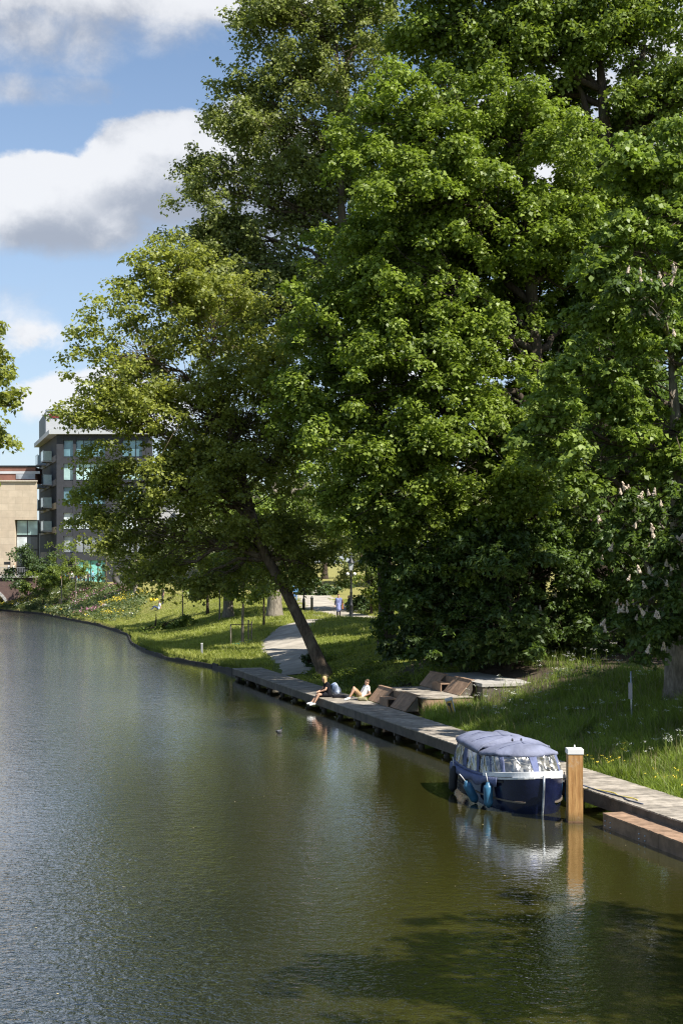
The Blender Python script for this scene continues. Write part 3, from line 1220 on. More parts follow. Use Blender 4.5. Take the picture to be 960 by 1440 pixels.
fblue = M('blue_fender', (0.035, 0.13, 0.23), 0.42, 0.22, 5)
fblack = M('black_fender', (0.02, 0.021, 0.023), 0.6, 0.3, 5)
fender('upright blue fender hanging against the bow of the boat', hb(1.55) + .10, 1.62, .36, R(2), fblue)
fender('tilted blue fender swinging out from the side of the boat', hb(.75) + .14, .70, .30, R(28), fblue)
fender('black fender at the stern quarter of the boat', hb(-1.0) + .12, -1.0, .38, R(-3), fblack, L=.52, grp=None)
fender('blue fender squeezed between the boat and the jetty', -hb(1.35) - .16, 1.45, .34, R(-4), fblue)


def rope(name, label, pts, r, mat, n=26):
    P = [Vector(p) for p in pts]
    path = []
    for i in range(n + 1):
        t = i / n * (len(P) - 1)
        k = min(int(t), len(P) - 2)
        f = t - k
        p0, p1, p2, p3 = P[max(k - 1, 0)], P[k], P[k + 1], P[min(k + 2, len(P) - 1)]
        path.append(0.5 * ((2 * p1) + (p2 - p0) * f + (2 * p0 - 5 * p1 + 4 * p2 - p3) * f * f + (3 * p1 - p0 - 3 * p2 + p3) * f ** 3))
    m = MB(); m.tube(path, r, 6)
    o = m.build(name, mat, None, True, origin=path[0])
    o.location = path[0]
    return tag(o, label, 'rope')


dp = lambda Y, i, z=DZ + .02: dock_pt(Y, i, z)
rope('mooring_rope', 'blue and black mooring rope lying from the boat over the jetty edge', [BM @ Vector((-.75, 1.9, .84)), dp(35.5, -.15, .66), dp(35.2, .10), dp(34.6, .12), dp(34.0, .22), dp(33.6, .12), dp(33.0, .2)], .016, M('dark_rope', (.05, .07, .12), .8))
rope('yellow_rope', 'yellow rope lying on the edge of the jetty beside the post', [dp(35.5, -.02, .52), dp(35.4, .06), dp(35.0, .16), dp(34.6, .30), dp(34.2, .22), dp(33.8, .36), dp(33.5, .34)], .013, M('yellow_rope', (.62, .50, .08), .8))


# ------------------------------------------------------------------ small signs and posts
def marker_board():
    x, y = at(637, 1010, 51.5).x, 51.5
    g = H(x, y)
    root = thing('marker_board', 'small tilted yellow board with a dark arrow on the grass behind the jetty', 'sign', (x, y, g + .12))
    root.rotation_euler = (R(-17), 0, R(50))
    s = MB(); s.box((0, 0, .30), (.045, .30, .80)); s.build('board', MAT['steel'], root, bevel=.006)
    f = MB(); f.box((-.025, 0, .36), (.006, .26, .56)); f.build('yellow_face', M('sign_yellow', (.55, .32, .06), .6), root)
    k = MB()
    k.add([(-.0305, -.085, .55), (-.0305, .085, .58), (-.0305, .085, .50), (-.0305, .03, .46), (-.0305, .00, .14), (-.0305, -.07, .12), (-.0305, -.035, .44)], [(0, 1, 2, 3, 6), (3, 4, 5, 6)])
    k.build('arrow', MAT['black_iron'], root)
    t = MB(); t.box((0, 0, .73), (.06, .32, .06)); t.build('white_top', MAT['white_paint'], root)


marker_board()


def sign_post():
    x, y = at(888, 1024, 43.6).x, 43.6
    g = H(x, y)
    root = thing('sign_post', 'slim grey pole with a narrow plate seen edge on in the tall grass', 'sign', (x, y, g - .1))
    s = MB(); s.tube([(0, 0, 0), (-.02, 0, .9), (-.035, 0, 1.86)], .028, 8); s.build('pole', MAT['steel'], root, True)
    p = MB(); p.box((-.062, -.05, 1.26), (.012, .30, .50), R(10)); p.build('plate', M('plate_grey', (.30, .29, .31), .5, .2), root)


sign_post()


def small_post():
    p = at(284, 913, 88); g = H(p.x, 88)
    root = thing('marker_post', 'short grey post with a pale top on the sunny grass bank', 'post', (p.x, 88, g - .05))
    s = MB(); s.box((0, 0, .42), (.11, .11, .85)); s.build('post', M('grey_post', (.30, .31, .33), .7), root, bevel=.01)
    t = MB(); t.box((0, 0, .87), (.12, .12, .06)); t.build('top', MAT['white_paint'], root)


small_post()


def street_lamp():
    p = at(493.5, 877, 99); g = H(p.x, 99)
    root = thing('street_lamp', 'old black street lamp with a glass lantern beside the gravel path', 'street lamp', (p.x, 99, g))
    m = MB()
    m.lathe([(.17, -.1), (.17, .10), (.14, .14), (.13, .95), (.15, 1.0), (.15, 1.06), (.10, 1.12), (.085, 1.9), (.10, 1.94), (.075, 2.0), (.055, 3.0), (.085, 3.05), (.05, 3.12), (.045, 3.4), (.09, 3.44), (.03, 3.48)], 14)
    m.build('post', MAT['black_iron'], root, True)
    b = MB(); b.tube([(-.34, 0, 3.12), (.34, 0, 3.12)], .02, 6); b.build('ladder_bar', MAT['black_iron'], root, True)
    gl = M('lantern_glass', (.62, .64, .66), .12, .1, spec=.7)
    for s in (-1, 1):
        q = MB(); q.ball((s * .24, 0, 3.22), .115, 12, 8)
        q.build('globe', M('white_globe', (.82, .80, .76), .3, .05), root, True)
    q = MB()
    q.add([(-.11, -.11, 3.48), (.11, -.11, 3.48), (.11, .11, 3.48), (-.11, .11, 3.48), (-.2, -.2, 3.98), (.2, -.2, 3.98), (.2, .2, 3.98), (-.2, .2, 3.98)],
          [(3, 2, 1, 0), (4, 5, 6, 7), (0, 1, 5, 4), (1, 2, 6, 5), (2, 3, 7, 6), (3, 0, 4, 7)])
    q.build('lantern', gl, root)
    fr = MB()
    for sx, sy in ((-1, -1), (1, -1), (1, 1), (-1, 1)):
        fr.tube([(sx * .115, sy * .115, 3.47), (sx * .205, sy * .205, 3.99)], .016, 5)
    fr.build('lantern_frame', MAT['black_iron'], root)
    c = MB(); c.lathe([(.30, 3.98), (.28, 4.02), (.13, 4.2), (.10, 4.28), (.03, 4.34), (.02, 4.45), (.005, 4.47)], 12)
    c.build('lantern_cap', MAT['black_iron'], root, True)


street_lamp()


def far_lamp():
    p = at(427, 858, 118); g = H(p.x, 118)
    root = thing('lamp_post', 'thin dark lamp post partly behind the leaning trunk', 'lamp post', (p.x, 118, g))
    m = MB(); m.lathe([(.12, -.1), (.11, .9), (.06, 1.0), (.05, 3.4), (.03, 3.45)], 10); m.build('post', MAT['black_iron'], root, True)
    c = MB(); c.lathe([(.10, 3.45), (.17, 3.85), (.24, 3.87), (.1, 4.1), (.01, 4.2)], 10); c.build('lantern', MAT['steel'], root, True)
    p = at(438.5, 864, 112); g = H(p.x, 112)
    root = thing('bollard', 'dark bollard standing on the left edge of the gravel path', 'bollard', (p.x, 112, g))
    m = MB(); m.lathe([(.11, -.1), (.10, 1.15), (.12, 1.18), (.12, 1.25), (.06, 1.4), (.01, 1.42)], 12); m.build('post', MAT['black_iron'], root, True)


far_lamp()


def bank_edging():
    P = np.array([(-5.3, 77.3)] + FAR_SHORE[1:] + [(-46.5, 186)])
    t = np.concatenate([[0], np.cumsum(np.hypot(*np.diff(P, axis=0).T))])
    m = MB()
    s = 0.0
    base = (P[0][0], P[0][1], 0)
    root = thing('bank_edging', 'row of dark wet timber boards edging the far lawn along the water', 'edging', base)
    while s < t[-1] - 1:
        l = random.uniform(1.2, 2.2)
        a = (np.interp(s, t, P[:, 0]), np.interp(s, t, P[:, 1])); b = (np.interp(s + l, t, P[:, 0]), np.interp(s + l, t, P[:, 1]))
        c = ((a[0] + b[0]) / 2, (a[1] + b[1]) / 2)
        h = random.uniform(.14, .26)
        m.box((c[0] - .12, c[1] - .05, h / 2 - .35), (math.hypot(b[0] - a[0], b[1] - a[1]) - .02, .10, h + .7), math.atan2(b[1] - a[1], b[0] - a[0]) + random.uniform(-.03, .03))
        s += l
    m.build('boards', M('wet_boards', (.030, .026, .021), .7, .5, 2, .5), root, origin=base)


bank_edging()

# ================================================================== PEOPLE AND A DUCK
def remeshed(mb, voxel, name, mat, parent, smooth_it=3):
    """one continuous skin over overlapping limbs"""
    o = mb.build('tmp', mat)
    r = o.modifiers.new('r', 'REMESH'); r.mode = 'VOXEL'; r.voxel_size = voxel
    s = o.modifiers.new('s', 'SMOOTH'); s.factor = .5; s.iterations = smooth_it
    dg = bpy.context.evaluated_depsgraph_get()
    me = bpy.data.meshes.new_from_object(o.evaluated_get(dg))
    old = o.data
    bpy.data.objects.remove(o); bpy.data.meshes.remove(old)
    me.name = name
    me.materials.clear(); me.materials.append(mat)
    me.polygons.foreach_set('use_smooth', [True] * len(me.polygons))
    q = bpy.data.objects.new(name, me)
    COL.objects.link(q); q.parent = parent
    return q


_cl = {}


def cloth(col, rough=.85):
    k = tuple(col)
    if k not in _cl:
        _cl[k] = M('cloth', col, rough, .18, 6, .3, 18, spec=.15)
    return _cl[k]


SKIN = M('skin', (.52, .31, .21), .55, .10, 9, spec=.3)
SKIN2 = M('skin_dark', (.22, .12, .08), .55, .10, 9, spec=.3)
V3 = Vector


def lerp(a, b, t):
    return V3(a).lerp(V3(b), t)


def figure(name_label, loc, rz, J, top, legs, shoes, hair, skin=SKIN, top_parts=(), leg_cut=1.0, sleeve=1.0, skirt=None, voxel=.014, hands=True, hair_style='short', group=None, detail=True):
    """J: joints - hip, chest, neck, head, and sh/el/wr/hp/kn/an/toe for l and r, facing local +y"""
    root = thing('person', name_label, 'person', loc, rz, group)
    b = MB()
    hip, chest, neck, head = (V3(J[k]) for k in ('hip', 'chest', 'neck', 'head'))
    up = (chest - hip).normalized()
    fw = V3(J.get('face', (0, 1, 0))).normalized()
    sd = fw.cross(V3((0, 0, 1))).normalized()
    # trunk
    def trunk_shape(m, g=0.0):
        for s in (-1, 1):
            shd, hpj = V3(J['sh'][s]), V3(J['hp'][s])
            m.capsule(hpj, lerp(hpj, shd, .45) .lerp(lerp(hip, chest, .5), .25), .115 + g, .10 + g)
            m.capsule(lerp(hpj, shd, .45).lerp(lerp(hip, chest, .5), .25), lerp(shd, chest, .35), .10 + g, .105 + g)
            m.capsule(lerp(shd, chest, .35), shd, .085 + g, .062 + g)
        m.capsule(hip, chest, .115 + g, .12 + g)
    trunk_shape(b)
    b.capsule(lerp(chest, neck, .5), lerp(neck, head, .4), .065, .052)
    # head, jaw, nose, ears
    ax = (head - neck).normalized()
    Mh = Matrix.Identity(4)
    x_ = sd; z_ = (ax * .5 + V3((0, 0, .5))).normalized(); y_ = z_.cross(x_).normalized()
    if y_.dot(fw) < 0: y_ = -y_
    for i in range(3):
        Mh[i][0], Mh[i][1], Mh[i][2] = x_[i], y_[i], z_[i]
    hd = lambda x, y, z: head + (Mh @ V3((x, y, z)))
    b.ball(head + (Mh @ V3((0, -.008, .02))), (.076, .096, .105), 14, 10, Mh)
    b.capsule(hd(0, .035, -.055), hd(0, .06, -.085), .052, .032)
    b.capsule(hd(0, .092, .005), hd(0, .108, -.022), .012, .016, 6)
    for s in (-1, 1):
        b.ball(hd(s * .078, -.005, -.005), (.014, .024, .032), 8, 6, Mh)
    for s in (-1, 1):
        sh, el, wr = V3(J['sh'][s]), V3(J['el'][s]), V3(J['wr'][s])
        b.capsule(sh, el, .052, .042); b.capsule(el, wr, .042, .028)
        d = (wr - el).normalized()
        palm = wr + d * .085
        b.capsule(wr, palm, .028, .036)
        if hands:
            side = d.cross(V3((0, 0, 1)))
            side = side.normalized() if side.length > .1 else V3((1, 0, 0))
            nrm_ = side.cross(d).normalized()
            for q, (o_, l_) in enumerate(((-.030, .060), (-.010, .075), (.010, .070), (.028, .055))):
                p0 = palm + side * o_
                p1 = p0 + d * l_ * .55 - nrm_ * .008
                b.capsule(p0, p1, .0105, .0095, 6); b.capsule(p1, p1 + d * l_ * .4 - nrm_ * .025, .0095, .008, 6)
            p0 = wr + d * .03 - side * .03
            p1 = p0 + (d * .7 - side * .7).normalized() * .045
            b.capsule(p0, p1, .013, .011, 6); b.capsule(p1, p1 + d * .03, .011, .009, 6)
        hp_, kn, an, toe = V3(J['hp'][s]), V3(J['kn'][s]), V3(J['an'][s]), V3(J['toe'][s])
        b.capsule(hp_, kn, .088, .056)
        b.capsule(kn, lerp(kn, an, .35), .054, .056); b.capsule(lerp(kn, an, .35), an, .056, .036)
        b.capsule(an, toe, .038, .030)
    body = remeshed(b, voxel, 'body', skin, root)
    # face
    if detail:
        for s in (-1, 1):
            e = MB(); e.ball(hd(s * .032, .083, .012), (.011, .008, .008), 8, 6, Mh); e.build('eye', MAT['black_iron'], body, True)
        mo = MB(); mo.ball(hd(0, .088, -.055), (.022, .008, .006), 8, 6, Mh); mo.build('mouth', M('lips', (.32, .12, .10), .5), body, True)
    # shirt
    t = MB()
    trunk_shape(t, .014)
    t.capsule(lerp(chest, neck, .2), lerp(chest, neck, .75), .085, .062)
    for s in (-1, 1):
        sh, el, wr = V3(J['sh'][s]), V3(J['el'][s]), V3(J['wr'][s])
        t.capsule(sh, lerp(sh, el, min(1, sleeve)), .066, .060)
        if sleeve > 1:
            t.capsule(el, lerp(el, wr, sleeve - 1), .058, .044)
    remeshed(t, voxel * 1.2, 'top', cloth(top), root)
    # trousers, shorts or skirt
    l = MB()
    for s in (-1, 1):
        hp_, kn, an = V3(J['hp'][s]), V3(J['kn'][s]), V3(J['an'][s])
        l.capsule(hip, hp_, .125, .120)
        l.capsule(hp_, lerp(hp_, kn, min(1, leg_cut)), .108, .094 if leg_cut < 1 else .072)
        if leg_cut > 1:
            l.capsule(kn, lerp(kn, an, leg_cut - 1), .072, .058)
    if skirt:
        a_, b_, r0, r1 = skirt
        l.capsule(a_, b_, r0, r1, 14)
    remeshed(l, voxel * 1.2, 'trousers' if leg_cut > 1 else ('skirt' if skirt else 'shorts'), cloth(legs), root)
    # shoes
    for s in (-1, 1):
        an, toe = V3(J['an'][s]), V3(J['toe'][s])
        m = MB()
        d = (toe - an); d = d.normalized()
        m.capsule(an - d * .03, an, .047, .046); m.capsule(an, toe + d * .02, .045, .038)
        dn = V3((0, 0, -1)); dn = (dn - d * dn.dot(d)).normalized()
        m.capsule(an - d * .03 + dn * .022, toe + d * .02 + dn * .014, .04, .034)
        remeshed(m, voxel, 'shoe', cloth(shoes, .6), root)
    # hair
    h = MB()
    h.ball(head + (Mh @ V3((0, -.022, .045))), (.084, .096, .095), 14, 10, Mh)
    if hair_style == 'long':
        for s in (-1, 0, 1):
            h.capsule(hd(s * .055, -.045, .03), hd(s * .07, -.06 + abs(s) * .03, -.20), .055, .035)
            h.capsule(hd(s * .075, .01, .02), hd(s * .082, .03, -.15), .030, .02) if s else None
    remeshed(h, voxel, 'hair', cloth(hair, .7), root)
    return root


def stand(dx=0.0, step=.12, arms=.12, h=1.0, bend_el=.05):
    """a standing or walking pose, facing +y"""
    J = {'hip': (0, 0, .94), 'chest': (0, .0, 1.30), 'neck': (0, .0, 1.47), 'head': (0, .03, 1.61), 'face': (0, 1, 0)}
    J['sh'] = {s: (s * .18, 0, 1.41) for s in (-1, 1)}
    J['el'] = {s: (s * (.22 + arms * .3), -.03 + s * step * .3, 1.13) for s in (-1, 1)}
    J['wr'] = {s: (s * (.23 + arms * .4), .05 + s * step * .5 + bend_el, .90) for s in (-1, 1)}
    J['hp'] = {s: (s * .095, 0, .90) for s in (-1, 1)}
    J['kn'] = {s: (s * .10, .03 - s * step * .5, .48) for s in (-1, 1)}
    J['an'] = {s: (s * .10, -.02 - s * step, .08) for s in (-1, 1)}
    J['toe'] = {s: (s * .11, .13 - s * step, .045) for s in (-1, 1)}
    return J


FACE_WATER = math.atan2(NRM.x, -NRM.y)      # local +y looks across the canal
# -NRM = (-.959,-.283): rotation with (-sin, cos) = (-.959, -.283)
FACE_WATER = math.atan2(.959, -.283)

# the woman with her feet over the water
J = {'hip': (0, 0, .12), 'chest': (0, .10, .47), 'neck': (0, .16, .62), 'head': (0, .21, .75), 'face': (0, 1, -.15)}
J['sh'] = {s: (s * .165, .11, .57) for s in (-1, 1)}
J['el'] = {s: (s * .21, .22, .33) for s in (-1, 1)}
J['wr'] = {s: (s * .10, .42, .25) for s in (-1, 1)}
J['hp'] = {s: (s * .095, .02, .11) for s in (-1, 1)}
J['kn'] = {s: (s * .085, .47, .13) for s in (-1, 1)}
J['an'] = {-1: (-.07, .68, -.25), 1: (.08, .74, -.22)}
J['toe'] = {-1: (-.07, .83, -.29), 1: (.08, .90, -.25)}
wp = dock_pt(59.25, .44, DZ)
figure('woman with long fair hair in a black dress sitting with her feet over the water', wp, FACE_WATER, J, (.012, .012, .016), (.012, .012, .016), (.72, .72, .70), (.50, .34, .17), leg_cut=.6, sleeve=.45,
       skirt=((0, .02, .10), (0, .30, .11), .15, .17), hair_style='long')
bp = wp + NRM * .33 + V3((0, 0, .22))
bk = thing('backpack', 'white and pale blue backpack on the back of the seated woman', 'backpack', bp, FACE_WATER)
m = MB(); m.capsule((0, .02, .02), (0, .08, .26), .15, .13); m.capsule((-.07, .0, .0), (-.07, .06, .22), .12, .11); m.capsule((.07, .0, .0), (.07, .06, .22), .12, .11)
remeshed(m, .02, 'bag_body', cloth((.58, .66, .82)), bk)
m = MB(); m.capsule((0, -.12, .02), (0, -.08, .14), .085, .08); remeshed(m, .02, 'front_pocket', cloth((.70, .74, .80)), bk)
for s in (-1, 1):
    m = MB(); m.tube([(s * .09, .14, .05), (s * .10, .20, .16), (s * .10, .20, .30), (s * .09, .10, .36)], .02, 6); m.build('strap', cloth((.20, .28, .45)), bk, True)
jp = wp + NRM * .30 + UDIR * -.42
jk = MB(); jk.capsule((-.2, 0, .06), (.2, .03, .05), .09, .08); jk.capsule((-.05, .1, .05), (.28, -.08, .04), .08, .06)
jo = remeshed(jk, .03, 'folded_jacket', cloth((.015, .015, .02)), None); jo.location = jp
tag(jo, 'dark jacket lying on the jetty beside the seated woman', 'jacket')

# the man leaning back against the lounger
J = {'hip': (0, 0, .12), 'chest': (0, -.19, .43), 'neck': (0, -.24, .57), 'head': (0, -.22, .71), 'face': (0, 1, .02)}
J['sh'] = {s: (s * .19, -.20, .53) for s in (-1, 1)}
J['el'] = {s: (s * .27, -.26, .27) for s in (-1, 1)}
J['wr'] = {s: (s * .20, -.03, .17) for s in (-1, 1)}
J['hp'] = {s: (s * .10, .02, .12) for s in (-1, 1)}
J['kn'] = {-1: (-.12, .36, .46), 1: (.12, .30, .50)}
J['an'] = {-1: (-.10, .58, .10), 1: (.11, .46, .10)}
J['toe'] = {-1: (-.10, .74, .05), 1: (.12, .62, .05)}
mp = dock_pt(57.75, 1.38, DZ)
figure('man in a white shirt and tan shorts leaning back with raised knees on the jetty', mp, FACE_WATER, J, (.74, .74, .72), (.33, .22, .12), (.78, .78, .78), (.11, .07, .045), leg_cut=.72, sleeve=.5)
bp = mp + UDIR * -.36 + NRM * -.10
m = MB(); m.capsule((-.10, 0, .09), (.12, .04, .09), .10, .08); m.capsule((0, .06, .06), (.16, -.1, .05), .07, .06)
o = remeshed(m, .025, 'camouflage_bag', M('camouflage', (.24, .22, .12), .8, .55, 12), None); o.location = bp
tag(o, 'mottled green bag lying beside the reclining man', 'bag')

# people on the path
g = hit(476, 869)
figure('woman in a blue lilac coat dress walking down the gravel path with a brown bag', (g[0], g[1], g[2]), R(176), stand(step=.10), (.20, .22, .42), (.03, .025, .03), (.03, .025, .025), (.05, .03, .025), leg_cut=2.0, sleeve=.3, skin=SKIN, voxel=.02)
sk = MB(); sk.capsule((0, 0, 1.0), (0, 0, .62), .17, .22, 14)
wm = [o for o in COL.objects if o.name.startswith('person') and o.get('label', '').startswith('woman in a blue')][0]
remeshed(sk, .03, 'coat', cloth((.22, .25, .46)), wm)
for s in (-1, 1):
    a = MB(); a.capsule((s * .18, 0, 1.41), (s * .256, -.03 + s * .03, 1.13), .062, .056); a.capsule((s * .256, -.03 + s * .03, 1.13), (s * .276, .1 + s * .05, .93), .054, .044)
    remeshed(a, .02, 'sleeve', cloth((.03, .028, .04)), wm)
bg_ = thing('shoulder_bag', 'brown leather bag hanging at the side of the walking woman', 'bag', (g[0] + .30, g[1] - .02, g[2] + .62), R(176))
m = MB(); m.prism([(-.06, -.17), (.06, -.17), (.06, .17), (-.06, .17)], 0, .42); m.build('bag_body', M('brown_leather', (.30, .12, .06), .55), bg_, bevel=.03)
m = MB(); m.tube([(0, -.13, .41), (-.02, -.08, .70), (-.02, .08, .70), (0, .13, .41)], .015, 6); m.build('handle', M('leather_strap', (.2, .08, .04), .6), bg_, True)

g = hit(489, 860)
bench_p = (g[0] + .15, g[1] + .3, g[2])
be = thing('park_bench', 'dark park bench beside the path half hidden by the lamp post', 'bench', bench_p, R(-80))
m = MB(); m.box((0, .0, .45), (1.6, .42, .05)); m.build('seat', MAT['timber_dark'], be)
m = MB(); m.box((0, .24, .72), (1.6, .05, .32)); m.build('backrest', MAT['timber_dark'], be)
for s in (-1, 1):
    m = MB(); m.box((s * .65, 0, .21), (.06, .4, .42)); m.build('leg', MAT['black_iron'], be)
J = {'hip': (0, 0, .55), 'chest': (0, -.02, .92), 'neck': (0, 0, 1.07), 'head': (0, .03, 1.20), 'face': (0, 1, 0)}
J['sh'] = {s: (s * .18, 0, 1.02) for s in (-1, 1)}
J['el'] = {s: (s * .23, .05, .76) for s in (-1, 1)}
J['wr'] = {s: (s * .14, .28, .66) for s in (-1, 1)}
J['hp'] = {s: (s * .10, .02, .54) for s in (-1, 1)}
J['kn'] = {s: (s * .11, .44, .52) for s in (-1, 1)}
J['an'] = {s: (s * .11, .50, .09) for s in (-1, 1)}
J['toe'] = {s: (s * .12, .65, .05) for s in (-1, 1)}
figure('person in a dark jacket sitting on the bench behind the lamp post', (bench_p[0] - .05, bench_p[1], bench_p[2] - .02), R(100), J, (.03, .035, .05), (.22, .27, .36), (.04, .04, .04), (.35, .33, .30), leg_cut=2.0, sleeve=2.0, voxel=.02, hands=False)

OUT = [((.55, .22, .10), (.16, .25, .42)), ((.10, .22, .42), (.12, .22, .45)), ((.03, .04, .08), (.05, .06, .10)), ((.62, .62, .62), (.08, .10, .18)), ((.06, .09, .25), (.20, .19, .17)), ((.45, .10, .08), (.04, .04, .06)), ((.10, .14, .26), (.33, .30, .24)), ((.52, .50, .42), (.07, .08, .12)), ((.05, .05, .06), (.05, .05, .07)), ((.16, .30, .40), (.03, .03, .05))]


def far_person(label, p, rz, i, group=None, step=.1):
    t, l = OUT[i % len(OUT)]
    k = (.2, .15, .1) if i % 3 else (.07, .045, .03)
    return figure(label, tuple(p), rz, stand(step=step), t, l, (.05, .05, .05), k, leg_cut=2.0, sleeve=2.0 if i % 2 else .5, voxel=.035, hands=False, detail=False, group=group)


far_person('person in an orange top on the path behind the leaning trunk', hit(403, 842), R(150), 0)
far_person('person in a blue top and jeans on the path behind the leaning trunk', hit(415, 846), R(200), 1)
far_person('person in dark clothes standing on the sloping lawn', hit(229, 850), R(120), 8)
# someone sitting on the lawn
J = {'hip': (0, 0, .12), 'chest': (0, -.10, .46), 'neck': (0, -.08, .60), 'head': (0, -.05, .73), 'face': (0, 1, 0)}
J['sh'] = {s: (s * .18, -.09, .56) for s in (-1, 1)}
J['el'] = {s: (s * .24, -.18, .30) for s in (-1, 1)}
J['wr'] = {s: (s * .24, -.22, .08) for s in (-1, 1)}
J['hp'] = {s: (s * .10, .02, .12) for s in (-1, 1)}
J['kn'] = {s: (s * .12, .40, .34) for s in (-1, 1)}
J['an'] = {s: (s * .11, .66, .08) for s in (-1, 1)}
J['toe'] = {s: (s * .12, .80, .05) for s in (-1, 1)}
figure('person in a white and blue top sitting on the lawn', tuple(hit(223.5, 858)), R(100), J, (.55, .60, .72), (.05, .07, .16), (.1, .1, .1), (.06, .04, .03), leg_cut=2.0, sleeve=.5, voxel=.03, hands=False, detail=False)
g = hit(217, 845)
t = thing('yellow_blanket', 'small yellow blanket heaped on the lawn beside the standing person', 'blanket', tuple(g))
m = MB(); m.capsule((-.3, 0, .12), (.3, .1, .10), .2, .16); m.capsule((.1, -.2, .06), (.35, .2, .08), .14, .12); remeshed(m, .04, 'folds', cloth((.62, .46, .04)), t)
CROWD = 'people on the square by the buildings'
names = ['person in a rust red top and jeans on the square by the buildings', 'person in blue clothes near the thin saplings on the square', 'person in very dark navy clothes in the crowd on the square', 'person in a white top between the others on the square', 'person in a royal blue top and grey trousers on the square',
         'person in a red top by the turquoise entrance', 'person in a navy top and beige trousers on the square', 'person in a cream top on the square', 'person in black near the dark ring on the square', 'person in a petrol blue top near the entrance lamp']
for i, (px, Y) in enumerate([(86, 178), (91, 180), (96, 178), (101, 181), (107, 178), (111, 182), (114, 179), (119, 178), (124, 182), (131, 184)]):
    x = (px - 480) / F * Y
    far_person(names[i], (x, Y, H(x, Y)), R(90 + 37 * i), i, CROWD)
TERR = 'people along the terrace before the pale building'
names = ['person in a white shirt at the left of the far terrace', 'person in a royal blue shirt on the far terrace', 'person in a red shirt on the far terrace', 'person in a navy shirt and beige trousers on the far terrace', 'person in a cream shirt at the right of the far terrace']
for i, px in enumerate((204, 211, 219, 228, 238)):
    Y = 188 + (i % 2)
    x = (px - 480) / F * Y
    far_person(names[i], (x, Y, H(x, Y)), R(150 + 50 * i), i + 3, TERR)
for i, px in enumerate((13, 20)):
    Y = 186.5
    x = (px - 480) / F * Y
    far_person(('person in a white shirt crossing the bridge', 'person in a cream top behind the bridge railing')[i], (x, Y, 4.26), R(90 - 180 * i), (3, 7)[i])


def duck():
    p = at(392.5, 1031.5, 51.5); p.z = 0
    root = thing('mallard_duck', 'mallard drake with a green head swimming on the open water', 'duck', p, R(-38))
    root.scale = (.72, .72, .72)
    b = MB()
    b.ball((0, 0, .07), (.10, .19, .085), 14, 10)
    b.capsule((0, -.10, .09), (0, -.26, .13), .06, .015)
    b.capsule((0, .12, .10), (0, .19, .19), .05, .036)
    b.ball((0, .21, .225), (.040, .055, .042), 10, 8)
    m, N, out = new_mat('mallard_plumage')
    s = N.sep(N.obj())
    c = N.mix(N.range(s[1], .10, .115), (.50, .47, .45), (.10, .045, .03))
    c = N.mix(N.range(s[2], .172, .178), c, (.7, .7, .7))
    c = N.mix(N.range(s[2], .184, .19), c, (.01, .11, .06))
    c = N.mix(N.range(s[1], -.15, -.17), c, (.02, .02, .02))
    principled(N, out, c, .5)
    remeshed(b, .014, 'body', m, root)
    k = MB(); k.capsule((0, .255, .215), (0, .315, .205), .018, .012, 8); k.build('bill', M('bill_yellow', (.55, .42, .05), .5), root, True)
    for s_ in (-1, 1):
        w = MB(); w.ball((s_ * .085, -.04, .10), (.025, .15, .05), 10, 8); w.build('wing', M('grey_wing', (.34, .31, .29), .6), root, True)


duck()

# ================================================================== TREES
def leaf_cloud(c, rad, per, size, flat=0.65, droop=0.25, up=0.75, width=0.8):
    """leaves of clumps c (n,3) with radius rad (n,): arrays of folded kites (N,4,3)"""
    c = np.asarray(c); rad = np.asarray(rad)
    cnt = np.maximum(6, rng.poisson(per * (rad / rad.mean()) ** 2))
    idx = np.repeat(np.arange(len(c)), cnt)
    N = len(idx)
    d = rng.normal(size=(N, 3)); d /= np.linalg.norm(d, axis=1)[:, None]
    d[:, 2] = np.where(rng.random(N) < 0.35, np.abs(d[:, 2]), d[:, 2])
    r = rng.random(N) ** 0.45 * (1 + 0.12 * rng.normal(size=N))
    sc = rad[idx][:, None] * np.array([1, 1, flat]) * (0.8 + 0.4 * rng.random(len(idx)))[:, None]
    # every clump is tilted and stretched its own way
    ax = rng.normal(size=(len(c), 3)) * 0.28
    q = d * r[:, None] * sc
    q[:, 2] += q[:, 0] * ax[idx, 0] + q[:, 1] * ax[idx, 1]
    q[:, 2] -= droop * (q[:, 0] ** 2 + q[:, 1] ** 2) / rad[idx]
    pos = c[idx] + q
    n = d * 0.55 + np.array([0, 0, up]) + rng.normal(size=(N, 3)) * 0.60
    n /= np.linalg.norm(n, axis=1)[:, None]
    t = d * np.array([1, 1, 0.2]) + rng.normal(size=(N, 3)) * 0.7 + np.array([0, 0, -0.35])
    t -= n * (t * n).sum(1)[:, None]
    t /= np.linalg.norm(t, axis=1)[:, None] + 1e-9
    b = np.cross(n, t)
    s = (size * (0.6 + 0.75 * rng.random(N)))[:, None]
    w = width * 0.5 * s * (0.8 + 0.4 * rng.random(N))[:, None]
    f = n * s * 0.13
    V = np.stack([pos - t * s * 0.5, pos + b * w + f - t * s * 0.06, pos + t * s * 0.5 - f * 0.8, pos - b * w + f - t * s * 0.06], 1)
    return V


